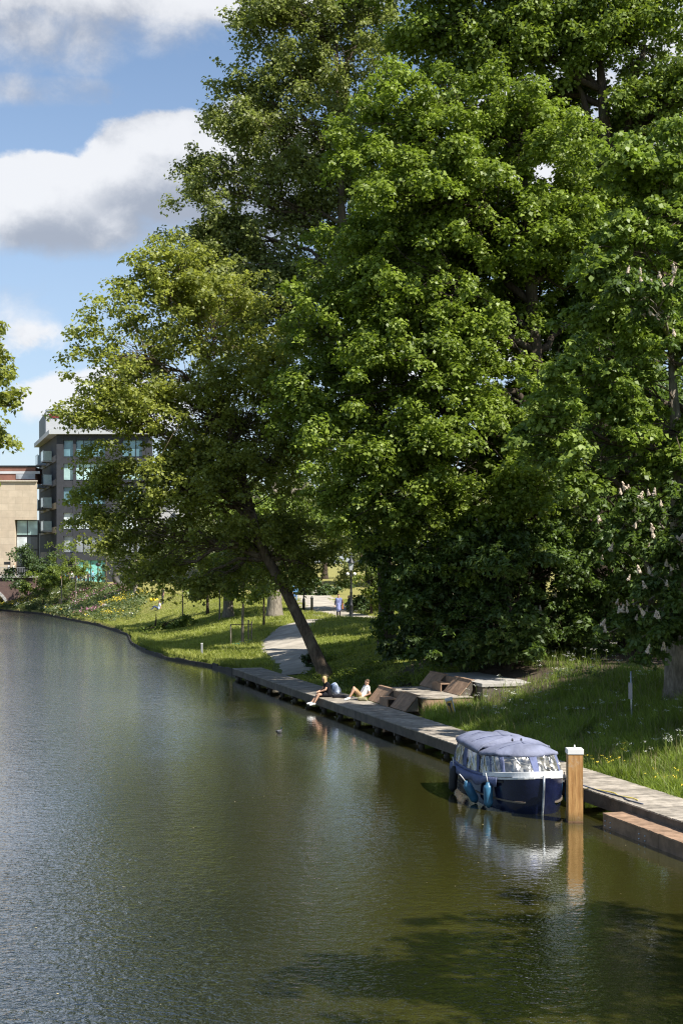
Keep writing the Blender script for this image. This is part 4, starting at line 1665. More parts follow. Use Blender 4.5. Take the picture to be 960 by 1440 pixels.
def lobe_clumps(lobes, n, cr, under=0.35, bough=5):
    """clump centres gathered in boughs near the outside of each lobe (centre, radii)"""
    vol = np.array([(r[0] * r[1] * r[2]) ** (2 / 3) for _, r in lobes])
    C, S, L = [], [], []
    for k, (c, r) in enumerate(lobes):
        m = max(6, int(n * vol[k] / vol.sum()))
        g = max(3, m // bough)
        d = rng.normal(size=(g * 4, 3)); d /= np.linalg.norm(d, axis=1)[:, None]
        d = d[(d[:, 2] > -0.25) | (rng.random(len(d)) < under)][:g]
        g = len(d)
        f = 0.50 + 0.50 * rng.random(g) ** 0.5
        far = rng.random(g) < 0.14
        f = np.where(far, 1.0 + 0.14 * rng.random(g), f)
        gs = np.exp(rng.normal(size=g) * 0.30)
        w = gs ** 2
        idx = rng.choice(g, m, p=w / w.sum())
        sp = np.minimum(cr * 1.25 * gs[idx], 0.42 * (r[0] + r[1] + r[2]) / 3)
        off = np.clip(rng.normal(size=(m, 3)), -1.7, 1.7) * np.array([1, 1, 0.42]) * sp[:, None]
        # boughs droop at their ends
        off[:, 2] -= 0.22 * (off[:, 0] ** 2 + off[:, 1] ** 2) / (sp + 1e-6)
        C.append(np.array(c) + d[idx] * f[idx][:, None] * np.array(r) + off)
        S.append(cr * (0.5 + 0.65 * rng.random(m)) * np.where(far[idx], 0.75, 1.0))
        L.append(np.full(m, k))
    return np.concatenate(C), np.concatenate(S), np.concatenate(L)


def bend(a, b, sag, k=5, jit=0.06):
    a, b = np.array(a, float), np.array(b, float)
    L = np.linalg.norm(b - a)
    out = []
    for i in range(k + 1):
        t = i / k
        p = a + (b - a) * t
        p[2] += sag * L * math.sin(PI * t)
        if 0 < i < k:
            p += rng.normal(size=3) * jit * L * 0.5
        out.append(p)
    return out


def make_tree(name, label, trunk, trunk_r, lobes, leaf, bark, n_clumps, cr, per, size, group=None, flat=0.65, droop=0.25, up=0.75,
              limb=0.35, twigs=0.35, under=0.35, width=0.8, cat='tree', sides=12, limb_from=0.35, candles=0, candle_zone=None, extra_trunks=(), seed=0):
    global rng
    rng = np.random.default_rng(sum(ord(ch) * (i + 7) for i, ch in enumerate(label)) + seed)
    trunk = [np.array(p, float) for p in trunk]
    base = trunk[0]
    root = thing(name, label, cat, tuple(base), 0, group)
    C, S, L = lobe_clumps(lobes, n_clumps, cr, under)
    mb = MB()
    # the foot flares into the ground
    tp = [base - np.array([0, 0, 0.35]), base + (trunk[1] - base) * 0.06, base + (trunk[1] - base) * 0.22] + trunk[1:]
    tr = [trunk_r[0] * 1.55, trunk_r[0] * 1.15, trunk_r[0] * 0.97] + list(trunk_r[1:])
    mb.tube(tp, tr, sides)
    for p, r in extra_trunks:
        mb.tube(p, r, 8)
    seg = np.array(trunk)
    tl = np.linspace(0, len(seg) - 1, 40)
    tpts = np.stack([np.interp(tl, np.arange(len(seg)), seg[:, k]) for k in range(3)], 1)
    trad = np.interp(tl, np.arange(len(seg)), trunk_r)
    lo = int(40 * limb_from)
    for k, (c, r) in enumerate(lobes):
        c = np.array(c, float)
        # the limb leaves the stem below its lobe
        dd = np.linalg.norm(tpts[lo:, :2] - c[:2], axis=1) * 0.9 + np.abs(tpts[lo:, 2] - (c[2] - 0.35 * np.linalg.norm(tpts[lo:, :2] - c[:2], axis=1) - 0.3 * r[2]))
        j = lo + int(np.argmin(dd))
        r0 = min(trad[j] * 0.75, limb * trunk_r[0])
        path = bend(tpts[j], c, 0.06, 6)
        mb.tube(path, np.linspace(r0, r0 * 0.32, 7), 7)
        mine = np.where(L == k)[0]
        pick = rng.choice(mine, max(3, int(len(mine) * twigs)), replace=False)
        for q in pick:
            s = rng.integers(2, 7)
            pth = bend(path[s], C[q], rng.uniform(-0.02, 0.10), 4, 0.10)
            rr = max(0.018, r0 * (1 - s / 9) * 0.36)
            mb.tube(pth, np.linspace(rr, rr * 0.3, 5), 5)
    mb.build('trunk', MAT[bark], root, True, base)
    V = leaf_cloud(C, S, per, size, flat, droop, up, width)
    fast_mesh('crown', V, 4, MAT[leaf], root, base)
    if candles:
        add_candles(root, base, C, S, candles, candle_zone)
    return root


def candle_mesh():
    """an upright chestnut flower spike: a cone of small petals"""
    n = 90
    z = rng.random(n) ** 1.2
    w = rng.random(n) * 2 * PI
    r = 0.065 * (1 - z) + 0.012
    pos = np.stack([r * np.cos(w), r * np.sin(w), z * 0.27], 1)
    d = np.stack([np.cos(w), np.sin(w), 0.4 + 0 * w], 1) + rng.normal(size=(n, 3)) * 0.4
    d /= np.linalg.norm(d, axis=1)[:, None]
    t = np.cross(d, [0, 0, 1.0]); t /= np.linalg.norm(t, axis=1)[:, None]
    b = np.cross(d, t)
    s = 0.030 * (0.7 + 0.6 * rng.random(n))[:, None]
    V = np.stack([pos - t * s, pos - b * s + d * s * .3, pos + t * s, pos + b * s + d * s * .3], 1)
    return fast_mesh('flower_spike', V, 4, MAT['candle'])


CANDLE = None


def add_candles(root, base, C, S, n, zone):
    global CANDLE
    ok = np.arange(len(C))
    if zone is not None:
        ok = np.array([i for i in ok if zone(C[i])])
    if len(ok) == 0:
        return
    for i in range(n):
        q = ok[rng.integers(len(ok))]
        a = rng.random() * 2 * PI
        # spikes stand at the tips of the twigs, mostly on the open (water) side
        p = C[q] + S[q] * np.array([0.65 * math.cos(a) - 0.35, 0.45 * math.sin(a) - 0.75, 0.25 + 0.35 * rng.random()])
        if CANDLE is None:
            o = CANDLE = candle_mesh()
        else:
            o = CANDLE.copy()
            COL.objects.link(o)
        o.parent = root
        o.location = p - base
        o.rotation_euler = (rng.normal() * 0.2, -0.2 + rng.normal() * 0.2, rng.random() * 6)
        k = 0.62 + 0.32 * rng.random()
        o.scale = (k, k, k)


def lobes_at(Y, items, depth=0.8):
    """crown lobes measured on the photograph, at their real distance: (px, py, rx, ry[, dY])"""
    out = []
    for it in items:
        px, py, rx, ry = it[:4]
        y = Y + (it[4] if len(it) > 4 else 0)
        a, b = rx / F * y, ry / F * y
        out.append((tuple(at(px, py, y)), (a, depth * 0.5 * (a + b), b)))
    return out


def ground_pt(x, y):
    return np.array([x, y, H(x, y)])


# ---- the leaning tree by the jetty
Y0 = 70.5
lean = [at(457, 948, Y0 - .6), at(432, 893, Y0 - .4), at(402, 832, Y0 - .2), at(372, 778, Y0), at(352, 715, Y0), at(335, 640, Y0), at(312, 560, Y0 + .3), at(285, 480, Y0 + .5)]
make_tree('leaning_tree', 'tree leaning out over the canal with flaky bark and a loose yellow green crown', lean, [.34, .28, .26, .24, .20, .16, .11, .07],
          lobes_at(Y0, [(235, 415, 75, 60), (300, 470, 95, 90), (195, 500, 75, 75, -1), (270, 570, 110, 90), (165, 590, 60, 70, -1), (345, 590, 95, 90, 1), (210, 670, 90, 65), (310, 690, 100, 75, -1), (395, 640, 60, 90, 1.5),
                        (240, 755, 80, 45), (345, 765, 75, 45, 1), (120, 585, 40, 38, -1), (415, 760, 50, 50, 1), (175, 730, 50, 40), (440, 800, 40, 30), (205, 385, 42, 45), (250, 372, 40, 40), (300, 800, 50, 22), (225, 800, 38, 22), (145, 660, 40, 36)]),
          'plane', 'bark_flaky', 1450, .75, 70, .175, flat=.55, droop=.15, under=.6, twigs=.45, limb=.42, limb_from=.4)

# ---- the tall tree behind it
Y1 = 86
g = ground_pt(2.62, 81)
make_tree('tall_tree', 'very tall grey green tree with a brown trunk between footpath and dark foliage', [g, g + [-.2, .2, 5], g + [-1.0, 2, 14], g + [-2.6, 4, 25], g + [-3.0, 5, 38]], [.46, .40, .34, .24, .08],
          lobes_at(Y1, [(430, 40, 80, 80), (510, 60, 60, 110), (395, 120, 66, 75), (362, 205, 78, 75), (430, 190, 90, 90), (520, 200, 80, 90), (312, 278, 50, 60), (390, 300, 100, 85), (350, 380, 85, 65), (440, 400, 90, 90), (300, 345, 60, 50), (320, 410, 60, 60), (290, 310, 32, 40), (350, 140, 36, 45),
                        (395, 470, 75, 80, 2), (360, 440, 60, 60), (490, 330, 80, 90, 2), (450, -40, 80, 80), (520, -60, 80, 80), (375, -10, 50, 60), (278, 250, 26, 40), (290, 325, 34, 38), (375, 30, 40, 40)]),
          'poplar', 'bark', 1550, .9, 92, .205, flat=.75, droop=.1, under=.6, limb=.3)

# ---- the big maple in the middle
Y2 = 63
g = ground_pt(8.6, Y2)
make_tree('maple_tree', 'huge round bright green maple rising behind the timber seats', [g, g + [-.1, 0, 5], g + [.1, .1, 11], g + [-.3, 0, 18], g + [-.8, 0, 25]], [.55, .46, .36, .22, .07],
          lobes_at(Y2, [(640, 165, 115, 75), (555, 175, 62, 70), (740, 205, 100, 75), (815, 275, 65, 65, 1), (545, 260, 60, 75), (640, 275, 95, 85, -2), (735, 320, 90, 75, -1), (520, 370, 75, 75), (620, 395, 95, 80, -2), (800, 370, 60, 70),
                        (480, 470, 78, 75), (575, 500, 95, 80, -2.5), (690, 470, 70, 60, -1), (720, 560, 70, 60, -3), (460, 580, 60, 70), (540, 610, 85, 70, -2.5), (650, 610, 95, 75, -3.5), (570, 700, 85, 60, -2.5), (665, 710, 85, 55, -3.5),
                        (760, 650, 60, 60, -3), (490, 670, 45, 60, -1), (780, 560, 60, 60, 1), (860, 300, 55, 60, 1), (830, 450, 60, 50, 3), (700, 770, 80, 50, -2), (600, 330, 120, 150, 5), (720, 420, 120, 150, 6), (560, 560, 120, 150, 5)]),
          'maple', 'bark_dark', 2600, .72, 120, .185, flat=.62, droop=.3, up=.8, limb=.34)

# ---- dark tall tree behind the maple, upper right
Y3 = 78
g = ground_pt(14.3, Y3)
make_tree('dark_tree', 'tall dark tree with forking bare limbs behind the round maple', [g, g + [0, 0, 10], g + [.2, 0, 20], g + [.2, 0, 27], g + [-.4, 0, 35]], [.7, .62, .52, .36, .1],
          lobes_at(Y3, [(640, 45, 75, 60), (720, 60, 80, 60), (800, 40, 90, 65), (900, 50, 90, 80), (940, 160, 60, 75), (690, 130, 80, 45), (610, -20, 80, 60), (760, -60, 110, 80), (880, -80, 110, 80), (900, 240, 70, 60, 2), (770, 130, 55, 35, 2), (790, 170, 60, 40, 3), (850, 210, 60, 50, 3), (960, 330, 80, 100, 3)]),
          'lime', 'bark_dark', 1400, .95, 96, .24, flat=.65, limb=.5, twigs=.5,
          extra_trunks=[(bend(g + [.2, 0, 24], at(800, 90, Y3), .02, 5), np.linspace(.34, .1, 6)), (bend(g + [.2, 0, 25], at(905, 60, Y3), .02, 5), np.linspace(.34, .1, 6)), (bend(g + [.1, 0, 23], at(760, 150, Y3), .02, 5), np.linspace(.22, .06, 6))])

# ---- the pair of trees on the right: one with big lobed leaves, one in blossom
Y4 = 45
g = ground_pt(12.6, 46.2)
make_tree('oak_tree', 'large leaved tree reaching into the picture over the flowering chestnut', [g, g + [-.2, 0, 4], g + [-.5, -.2, 9], g + [-.9, -.4, 15]], [.42, .36, .27, .1],
          lobes_at(Y4, [(900, 240, 70, 50), (950, 230, 60, 60), (930, 290, 75, 65), (880, 350, 65, 55, -.5), (955, 400, 70, 70), (880, 440, 75, 55, .5), (945, 510, 75, 60), (850, 530, 80, 50, -.5), (830, 605, 75, 50, -.5), (915, 600, 75, 55), (790, 655, 45, 32, -.5), (960, 680, 40, 40), (870, 660, 60, 35, .5), (1010, 330, 60, 80, 1)]) + [((14.6, 39.5, 8.5), (3.0, 2.8, 2.0)), ((16.4, 40.5, 11.5), (3.2, 3.0, 2.6)), ((14.6, 41.5, 8.5), (2.8, 2.8, 2.2)), ((17, 38, 8), (2.8, 2.6, 2.2)), ((15.8, 45.2, 10.5), (3.0, 2.8, 2.0)), ((14.2, 43.4, 9.2), (2.2, 2.2, 1.6)), ((17.2, 47.5, 10), (3.0, 2.8, 2.0)), ((13.8, 37.4, 9.5), (2.4, 1.8, 1.6)), ((15.4, 36.6, 11), (2.4, 1.8, 1.8))],  # lobes after the plus: out-of-view boughs added to shade the right bank
          'oak', 'bark', 2500, .46, 80, .17, flat=.5, droop=.35, limb=.34, under=.5, limb_from=.3)
g = ground_pt(10.75, 45.6)
make_tree('flowering_chestnut', 'chestnut full of pale blossom spikes with a thick ridged trunk beside the jetty', [g, g + [.05, 0, 2.2], g + [.1, 0, 4.2], g + [.0, -.2, 7.5], g + [-.3, -.3, 11.5]], [.47, .40, .36, .24, .08],
          lobes_at(43.2, [(925, 735, 55, 45), (885, 725, 28, 34, -.3), (945, 800, 40, 50), (905, 790, 40, 45, -.3), (925, 870, 45, 48, -.5), (890, 850, 25, 35, -.5), (955, 900, 30, 45, -.6), (930, 425, 50, 40, -.4), (885, 405, 26, 28, -.5), (1010, 720, 60, 90, 1), (1010, 850, 50, 60)]),
          'chestnut', 'bark_pale', 300, .40, 72, .20, flat=.5, droop=.5, limb=.25, under=.7, candles=96, width=.5,
          candle_zone=lambda c: (c[0] < 10.6) and (c[1] < 43.6) and (c[2] < 9.0 or c[2] > 12.5))

# ---- low dark chestnuts in the shade
Y5 = 60.5
g = ground_pt(6.95, 58.5)
make_tree('young_chestnut', 'small dark chestnut with drooping leaves and a thin bare stem behind the timber seats', [g, g + [.05, 0, 1.6], g + [-.1, .1, 3.2], g + [-.5, .4, 5.5]], [.13, .11, .09, .04],
          lobes_at(Y5, [(640, 830, 60, 60), (700, 870, 60, 55, -3), (705, 790, 60, 50, -2.5), (730, 900, 45, 30, -3), (660, 900, 40, 28, -2), (600, 860, 40, 55), (700, 810, 65, 55), (680, 880, 60, 35), (740, 860, 50, 50), (770, 800, 60, 60), (790, 880, 40, 40), (650, 790, 60, 50), (620, 915, 35, 22), (640, 770, 70, 40), (720, 760, 60, 50)]),
          'chestnut', 'bark_dark', 900, .48, 66, .24, flat=.5, droop=.5, under=.7, limb=.5, candles=16, width=.5, limb_from=.3)
g = ground_pt(13.2, 66)
make_tree('shade_chestnut', 'dark spreading chestnut with a stout trunk at the back of the shady bank', [g, g + [.1, 0, 2.5], g + [0, 0, 5.5], g + [0, 0, 11]], [.42, .36, .3, .1],
          lobes_at(62, [(800, 850, 55, 60), (850, 800, 55, 60), (820, 720, 70, 60), (770, 890, 40, 40), (770, 780, 50, 50), (900, 520, 70, 60, -9), (870, 620, 60, 50, -9), (950, 600, 70, 60, -9), (900, 420, 70, 60, -9), (840, 560, 60, 50, -7), (840, 880, 40, 28), (870, 850, 40, 40, 3), (920, 850, 50, 40, 6), (880, 760, 60, 60, 2), (860, 890, 34, 20), (780, 910, 30, 18), (880, 700, 60, 60, 2), (900, 600, 70, 80, 3), (800, 480, 90, 90, 4), (880, 480, 90, 90, 4), (850, 380, 90, 90, 5)]) + [((18, 57, 9.5), (3, 3, 2)), ((15.6, 59, 7.6), (2.5, 2.5, 1.5)), ((19, 62, 8), (3, 3, 2))],  # forward and out-of-view lobes added to shade the chestnuts and bare soil below
          'chestnut', 'bark_dark', 1250, .58, 72, .25, flat=.5, droop=.45, under=.7, limb=.35, width=.5)

# ---- tree by the fork of the paths
g = ground_pt(5.4, 77)
make_tree('path_chestnut', 'chestnut of hanging leaves right of the brown trunk by the footpath', [g, g + [-.05, 0, 3], g + [.1, 0, 6], g + [.3, 0, 12]], [.40, .34, .3, .1],
          lobes_at(79, [(562, 765, 44, 42), (580, 800, 45, 45, -1), (585, 860, 35, 45, -2), (560, 720, 55, 50), (560, 850, 30, 40), (610, 800, 50, 50), (600, 770, 60, 80), (575, 830, 22, 25, -1)]),
          'chestnut', 'bark', 330, .65, 80, .25, flat=.5, droop=.45, under=.7, candles=12, width=.5)

# ================================================================== PARK, FAR BANK, TOWN
# ---- the tree on the opposite bank, only its outer twigs reach into the picture
g = ground_pt(-18.5, 47)
make_tree('bank_tree', 'tree on the opposite bank with only its outer leaves in the picture', [g, g + [.2, 0, 5], g + [.8, 0, 10], g + [1.5, 0, 16]], [.4, .34, .24, .08],
          lobes_at(47, [(-60, 535, 75, 90), (0, 515, 22, 40), (16, 570, 22, 30, -.3), (-16, 600, 34, 26), (-110, 420, 90, 90, 1), (-130, 600, 70, 60), (-8, 482, 18, 20), (-30, 650, 30, 22)]),
          'plane', 'bark', 260, .38, 46, .16, flat=.6, droop=.3, under=.8)
# ---- a tree on the near bank beyond the right edge: its shade lies on the water
g = ground_pt(16.0, 16.0)
make_tree('shore_tree', 'leafy tree on the near bank beside the end of the jetty', [g, g + [0, 0, 4], g + [-.2, 0, 9], g + [-.2, 0, 16]], [.45, .38, .28, .08],
          [((11.2, 14.4, 12.2), (3.6, 1.5, 1.3)), ((8.9, 14.5, 12.0), (2.4, 1.1, .9)), ((13.4, 14.0, 12.5), (3.0, 1.9, 2.0)), ((16.0, 13.6, 11.0), (3.0, 2.6, 2.0)), ((15.0, 15.2, 15.0), (2.6, 2.4, 2.2)), ((18.5, 15.0, 13.5), (2.6, 2.6, 2.4)), ((19, 18, 10), (3, 3, 2))],
          'lime', 'bark', 520, .62, 40, .22)

# ---- park trees
def park_tree(name, label, px, py, items, leaf, n, cr, per, size, r0=.3, bark='bark', lean_=0.0, hgt=7.0, Y=None, **kw):
    g = hit(px, py) if Y is None else ground_pt((px - 480) / F * Y, Y)
    t = [g, g + [lean_ * .3, 0, hgt * .4], g + [lean_ * .7, 0, hgt * .7], g + [lean_, 0, hgt]]
    return make_tree(name, label, t, [r0, r0 * .85, r0 * .6, r0 * .2], lobes_at(g[1], items), leaf, bark, n, cr, per, size, **kw)


park_tree('park_tree', 'park tree with a pale thick trunk on the sunny lawn behind the staked sapling', 321, 868, [(300, 740, 60, 50), (350, 760, 55, 45), (320, 790, 60, 30), (270, 780, 40, 35), (350, 810, 40, 22), (290, 815, 30, 16)], 'far', 190, .8, 60, .26, .42, 'bark_pale', hgt=9)
park_tree('park_tree', 'park tree with a broad grey trunk just left of the leaning tree', 386, 868, [(400, 730, 70, 55), (360, 700, 60, 60), (430, 680, 50, 70), (385, 780, 35, 25)], 'lime', 150, .85, 60, .28, .58, 'bark_pale', hgt=12)
park_tree('park_tree', 'thin dark stemmed tree on the lawn with foliage down to head height', 292, 864, [(280, 790, 45, 40), (310, 812, 35, 22), (250, 780, 40, 40), (230, 800, 30, 20)], 'shrub_light', 130, .6, 55, .22, .13, 'bark_dark', hgt=6)
park_tree('birch_tree', 'slender young tree with sparse leaves on the open lawn', 257, 872, [(240, 800, 30, 30), (262, 780, 28, 35), (235, 830, 20, 18)], 'plane', 45, .45, 40, .17, .07, 'bark_pale', hgt=5)
park_tree('weeping_tree', 'pale stemmed tree with thin foliage in front of the light grey building', 191, 840, [(190, 730, 26, 50), (205, 770, 26, 40), (178, 770, 18, 35)], 'far', 80, .8, 36, .25, .22, 'bark_pale', hgt=9)
park_tree('park_tree', 'pale green tree arching over the gravel path beside the street lamp', 552, 860, [(455, 770, 50, 36), (500, 755, 45, 40), (545, 790, 32, 30), (430, 740, 40, 40), (545, 740, 40, 50)], 'far', 190, .9, 62, .26, .3, 'bark', hgt=9)
park_tree('park_tree', 'small light green tree in the shade right of the street lamp', 522, 866, [(526, 815, 20, 20), (535, 835, 20, 18)], 'shrub_light', 60, .6, 55, .22, .12, 'bark_dark', hgt=4)


def shrub(name, label, px, py, items, leaf, n, cr, per, size, group=None, Y=None):
    g = hit(px, py) if Y is None else ground_pt((px - 480) / F * Y, Y)
    lobes = lobes_at(g[1], items)
    return make_tree(name, label, [g, g + [.05, 0, .5], g + [.1, 0, 1.0], g + [.1, 0, 1.5]], [.09, .08, .06, .03], lobes, leaf, 'bark_dark', n, cr, per, size, group, cat='shrub', limb=.6, limb_from=.2, under=.8, sides=7, twigs=.2)


park_tree('sapling', 'thin sapling with a pale stem right of the dark stemmed tree', 309, 872, [(312, 815, 18, 20), (306, 800, 14, 16)], 'shrub_light', 40, .45, 40, .18, .07, 'bark_pale', hgt=4.5)
park_tree('sapling', 'leaning sapling by the broad grey trunk beside the footpath', 371, 882, [(374, 825, 20, 18), (366, 840, 14, 12)], 'shrub_light', 36, .4, 40, .18, .08, 'bark', hgt=4.2)
shrub('round_shrub', 'round dark green shrub in front of the sandstone wall by the bridge', 52, 842, [(48, 782, 25, 24), (62, 795, 22, 20), (35, 800, 16, 18)], 'shrub', 70, .9, 95, .26, Y=177)
shrub('light_shrub', 'bright yellow green shrub below the round dark shrub at the bridge', 60, 846, [(60, 808, 20, 18), (74, 815, 18, 16), (48, 818, 14, 14)], 'shrub_light', 60, .75, 80, .24, Y=171)
park_tree('sapling', 'sapling with thin yellow green leaves before the dark building', 87, 845, [(90, 790, 16, 24), (84, 770, 10, 14), (100, 802, 12, 14)], 'shrub_light', 42, .6, 38, .20, .08, 'bark_pale', hgt=5, Y=168)
park_tree('sapling', 'taller sapling with light leaves near the turquoise entrance', 107, 842, [(112, 790, 15, 22), (124, 800, 12, 16), (106, 772, 9, 12)], 'shrub_light', 36, .6, 36, .20, .08, 'bark_pale', hgt=5.5, Y=166)
park_tree('sapling', 'spindly sapling beside the dark ring sculpture', 150, 835, [(155, 775, 18, 30), (146, 800, 12, 16)], 'far', 38, .7, 34, .22, .09, 'bark', hgt=6, Y=170)
shrub('dark_hedge', 'dark green hedge beyond the gravel path', 452, 846, [(440, 826, 26, 15), (470, 826, 20, 14), (420, 822, 20, 14)], 'shrub', 80, .8, 90, .26, Y=150)
shrub('path_shrub', 'leafy shrub at the edge of the path right of the lamp', 515, 862, [(513, 845, 14, 14), (528, 850, 16, 14)], 'shrub', 46, .5, 80, .20)
shrub('path_shrub', 'broad green shrub at the foot of the dark chestnuts', 572, 925, [(575, 890, 24, 30), (598, 905, 28, 26), (560, 912, 16, 14), (590, 930, 30, 14)], 'shrub', 110, .5, 90, .20)
shrub('path_shrub', 'low leafy shrub at the foot of the leaning trunk', 433, 938, [(436, 930, 9, 9), (444, 938, 8, 7)], 'shrub', 26, .25, 60, .12)
shrub('weed_shade_strip', 'dark bushy edge of tall weeds crossing the lawn', 218, 882, [(206, 884, 20, 5), (232, 876, 20, 5), (256, 869, 18, 5)], 'lime', 60, .35, 60, .16, Y=116)  # tall weeds and a strip of shade on the lawn, drawn as leaves
shrub('path_shrub', 'dark shrub in the shade between the two chestnut trunks', 800, 930, [(760, 905, 30, 22), (800, 905, 30, 18), (840, 900, 24, 18), (910, 905, 26, 20), (950, 900, 30, 24)], 'shrub', 110, .5, 70, .2, Y=66)

# ---- the row of trees that closes the park
FAR_L = 'dense leafy tree in the far row behind the park path'
rows = []
protos = []
for i in range(3):
    y = 172
    lob = [((0, y, 9), (4.5, 4.0, 4.5)), ((2.2, y - 1, 12.5), (3.6, 3.4, 3.6)), ((-2.4, y, 11.5), (3.6, 3.4, 3.6)), ((.5, y + .5, 15.5), (3.0, 3.0, 3.2)), ((1.5, y - 1.5, 6), (3.6, 3.0, 2.6)), ((-2.2, y - 1, 5.4), (3.2, 3.0, 2.4))]
    lob = [((c[0] + rng.normal() * .8, c[1] + rng.normal() * .5, c[2] + rng.normal() * .6), r) for c, r in lob]
    g = np.array([0, y, 0.0])
    t = make_tree('row_tree', FAR_L, [g, g + [0, 0, 4], g + [.2, 0, 9], g + [.3, 0, 15]], [.4, .34, .25, .06], lob, ('lime', 'shrub', 'far')[i], 'bark_dark', 170, 1.15, 56, .42, 'trees in the far row behind the park', under=.7)
    protos.append(t)
k = 0
for (x, y, s) in [(-20, 205, .9), (-14, 188, 1.0), (-8.5, 196, 1.1), (-2.5, 214, 1.15), (3.5, 188, 1.0), (9, 176, 1.05), (15, 168, 1.1), (21, 160, 1.0), (27, 150, 1.1), (33, 140, 1.0), (23, 128, 1.0), (17, 122, .85), (36, 118, 1.1), (29, 104, 1.0), (40, 96, 1.0), (24, 92, .8), (32, 80, 1.0), (24, 68, .9), (22, 108, .8)]:
    o = protos[k] if k < 3 else copy_tree(protos[k % 3])
    o.location = (x, y, H(x, y))
    o.rotation_euler = (0, 0, rng.random() * 6.28)
    o.scale = (s, s, s)
    k += 1

# ---- staked sapling on the bank
def staked_tree():
    g = hit(341, 906)
    root = make_tree('staked_sapling', 'young tree with a straight stem held between wooden stakes on the bank', [g, g + [0, 0, 1.4], g + [.05, 0, 2.8], g + [.1, 0, 4.6]], [.10, .09, .07, .03],
              lobes_at(g[1], [(335, 820, 34, 24), (355, 800, 30, 30), (318, 800, 30, 26), (340, 780, 34, 24)]), 'shrub_light', 'bark_pale', 90, .5, 50, .19, limb=.5, limb_from=.4)
    st = thing('stake_frame', 'frame of round wooden stakes and a crossbar round the young tree', 'tree stakes', (g[0], g[1], g[2]))
    pts = [(-.72, -.5), (.62, -.42), (.35, .55)]
    for (a, b) in pts:
        z = H(g[0] + a, g[1] + b) - g[2]
        m = MB(); m.tube([(a, b, z - .2), (a, b, z + 1.45)], .045, 8); m.build('stake', MAT['bark_pale'], st, True)
    zc = 1.30
    m = MB()
    m.tube([(-.72, -.5, zc), (.62, -.42, zc + .03)], .03, 6)
    m.build('crossbar', MAT['bark_dark'], st)
    m = MB(); m.tube([(.62, -.42, zc - .02), (.35, .55, zc)], .03, 6); m.build('crossbar', MAT['bark_dark'], st)
    b = thing('watering_ring', 'flat green watering ring round the foot of the young tree', 'watering ring', (g[0], g[1], g[2] + .02))
    m = MB()
    m.tube([(.62 * math.cos(t * PI / 12), .55 * math.sin(t * PI / 12), H(g[0] + .62 * math.cos(t * PI / 12), g[1] + .55 * math.sin(t * PI / 12)) - g[2] + .06) for t in range(25)], .09, 8)
    m.build('ring', M('green_plastic', (.04, .22, .15), .5, .2), b, True)


staked_tree()

# ------------------------------------------------------------------ grass and flowers
def blades(x, y, h, w, lean_, mat, name, label):
    n = len(x)
    z = height(x, y)
    a = rng.random(n) * 2 * PI
    b = rng.random(n) * 2 * PI
    base = np.stack([x, y, z - .02], 1)
    side = np.stack([np.cos(a), np.sin(a), 0 * a], 1) * (w * (.6 + .8 * rng.random(n)))[:, None] * .5
    ln = np.stack([np.cos(b), np.sin(b), 0 * b], 1) * (h * lean_ * rng.random(n))[:, None]
    mid = base + np.array([0, 0, 1.0]) * (h * .55)[:, None] + ln * .35
    tip = base + np.array([0, 0, 1.0]) * (h * (1 - .25 * rng.random(n)))[:, None] + ln
    V = np.stack([base - side, mid - side * .9 , tip, mid + side * .9], 1)
    o = fast_mesh(name, V, 4, mat)
    tag(o, label, None, None, 'stuff')
    return o


def on_platform(x, y):
    v = np.stack([x - mid.x, y - mid.y], 1)
    u_ = -(v[:, 0] * UDIR.x + v[:, 1] * UDIR.y)
    v_ = v[:, 0] * NRM.x + v[:, 1] * NRM.y
    return (np.abs(u_) < 2.75) & (v_ > -.2) & (v_ < 6.2)


PATHS = [np.array([(-2.6, 73.0), (-2.2, 76), (-2.6, 81), (-3.6, 88), (-3.7, 93), (-2.9, 98), (-1.6, 102), (0.4, 105)]), np.array([(-6.5, 190), (-4.6, 165), (-3.2, 148), (-1.9, 128), (-0.6, 114), (1.2, 106), (4.3, 98), (8.5, 88), (15.0, 73), (21.5, 55), (28, 30)])]


def path_dist(x, y):
    best = np.full(len(x), 1e9)
    for P in PATHS:
        for a, b in zip(P[:-1], P[1:]):
            d = b - a
            t = np.clip(((x - a[0]) * d[0] + (y - a[1]) * d[1]) / (d @ d), 0, 1)
            best = np.minimum(best, np.hypot(x - a[0] - t * d[0], y - a[1] - t * d[1]))
    return best


def shade(x, y):
    """bare earth under the big trees"""
    return ((x - 9) / 7.5) ** 2 + ((y - 61) / 11.0) ** 2 < .85


def scatter(n, x0, x1, y0, y1, dmin, dmax, pathgap=1.5):
    x = rng.uniform(x0, x1, n); y = rng.uniform(y0, y1, n)
    d = shore_d(x, y)
    k = (d > dmin) & (d < dmax) & ~on_platform(x, y) & (path_dist(x, y) > pathgap * (.8 + .3 * rng.random(n)))
    return x[k], y[k], d[k]


def clumpy(x, y, s, t):
    return (np.sin(x * s + 1.7 * np.sin(y * s * .7)) * np.cos(y * s * 1.13 + 1.2 * np.sin(x * s * .6 + 2)) > t)


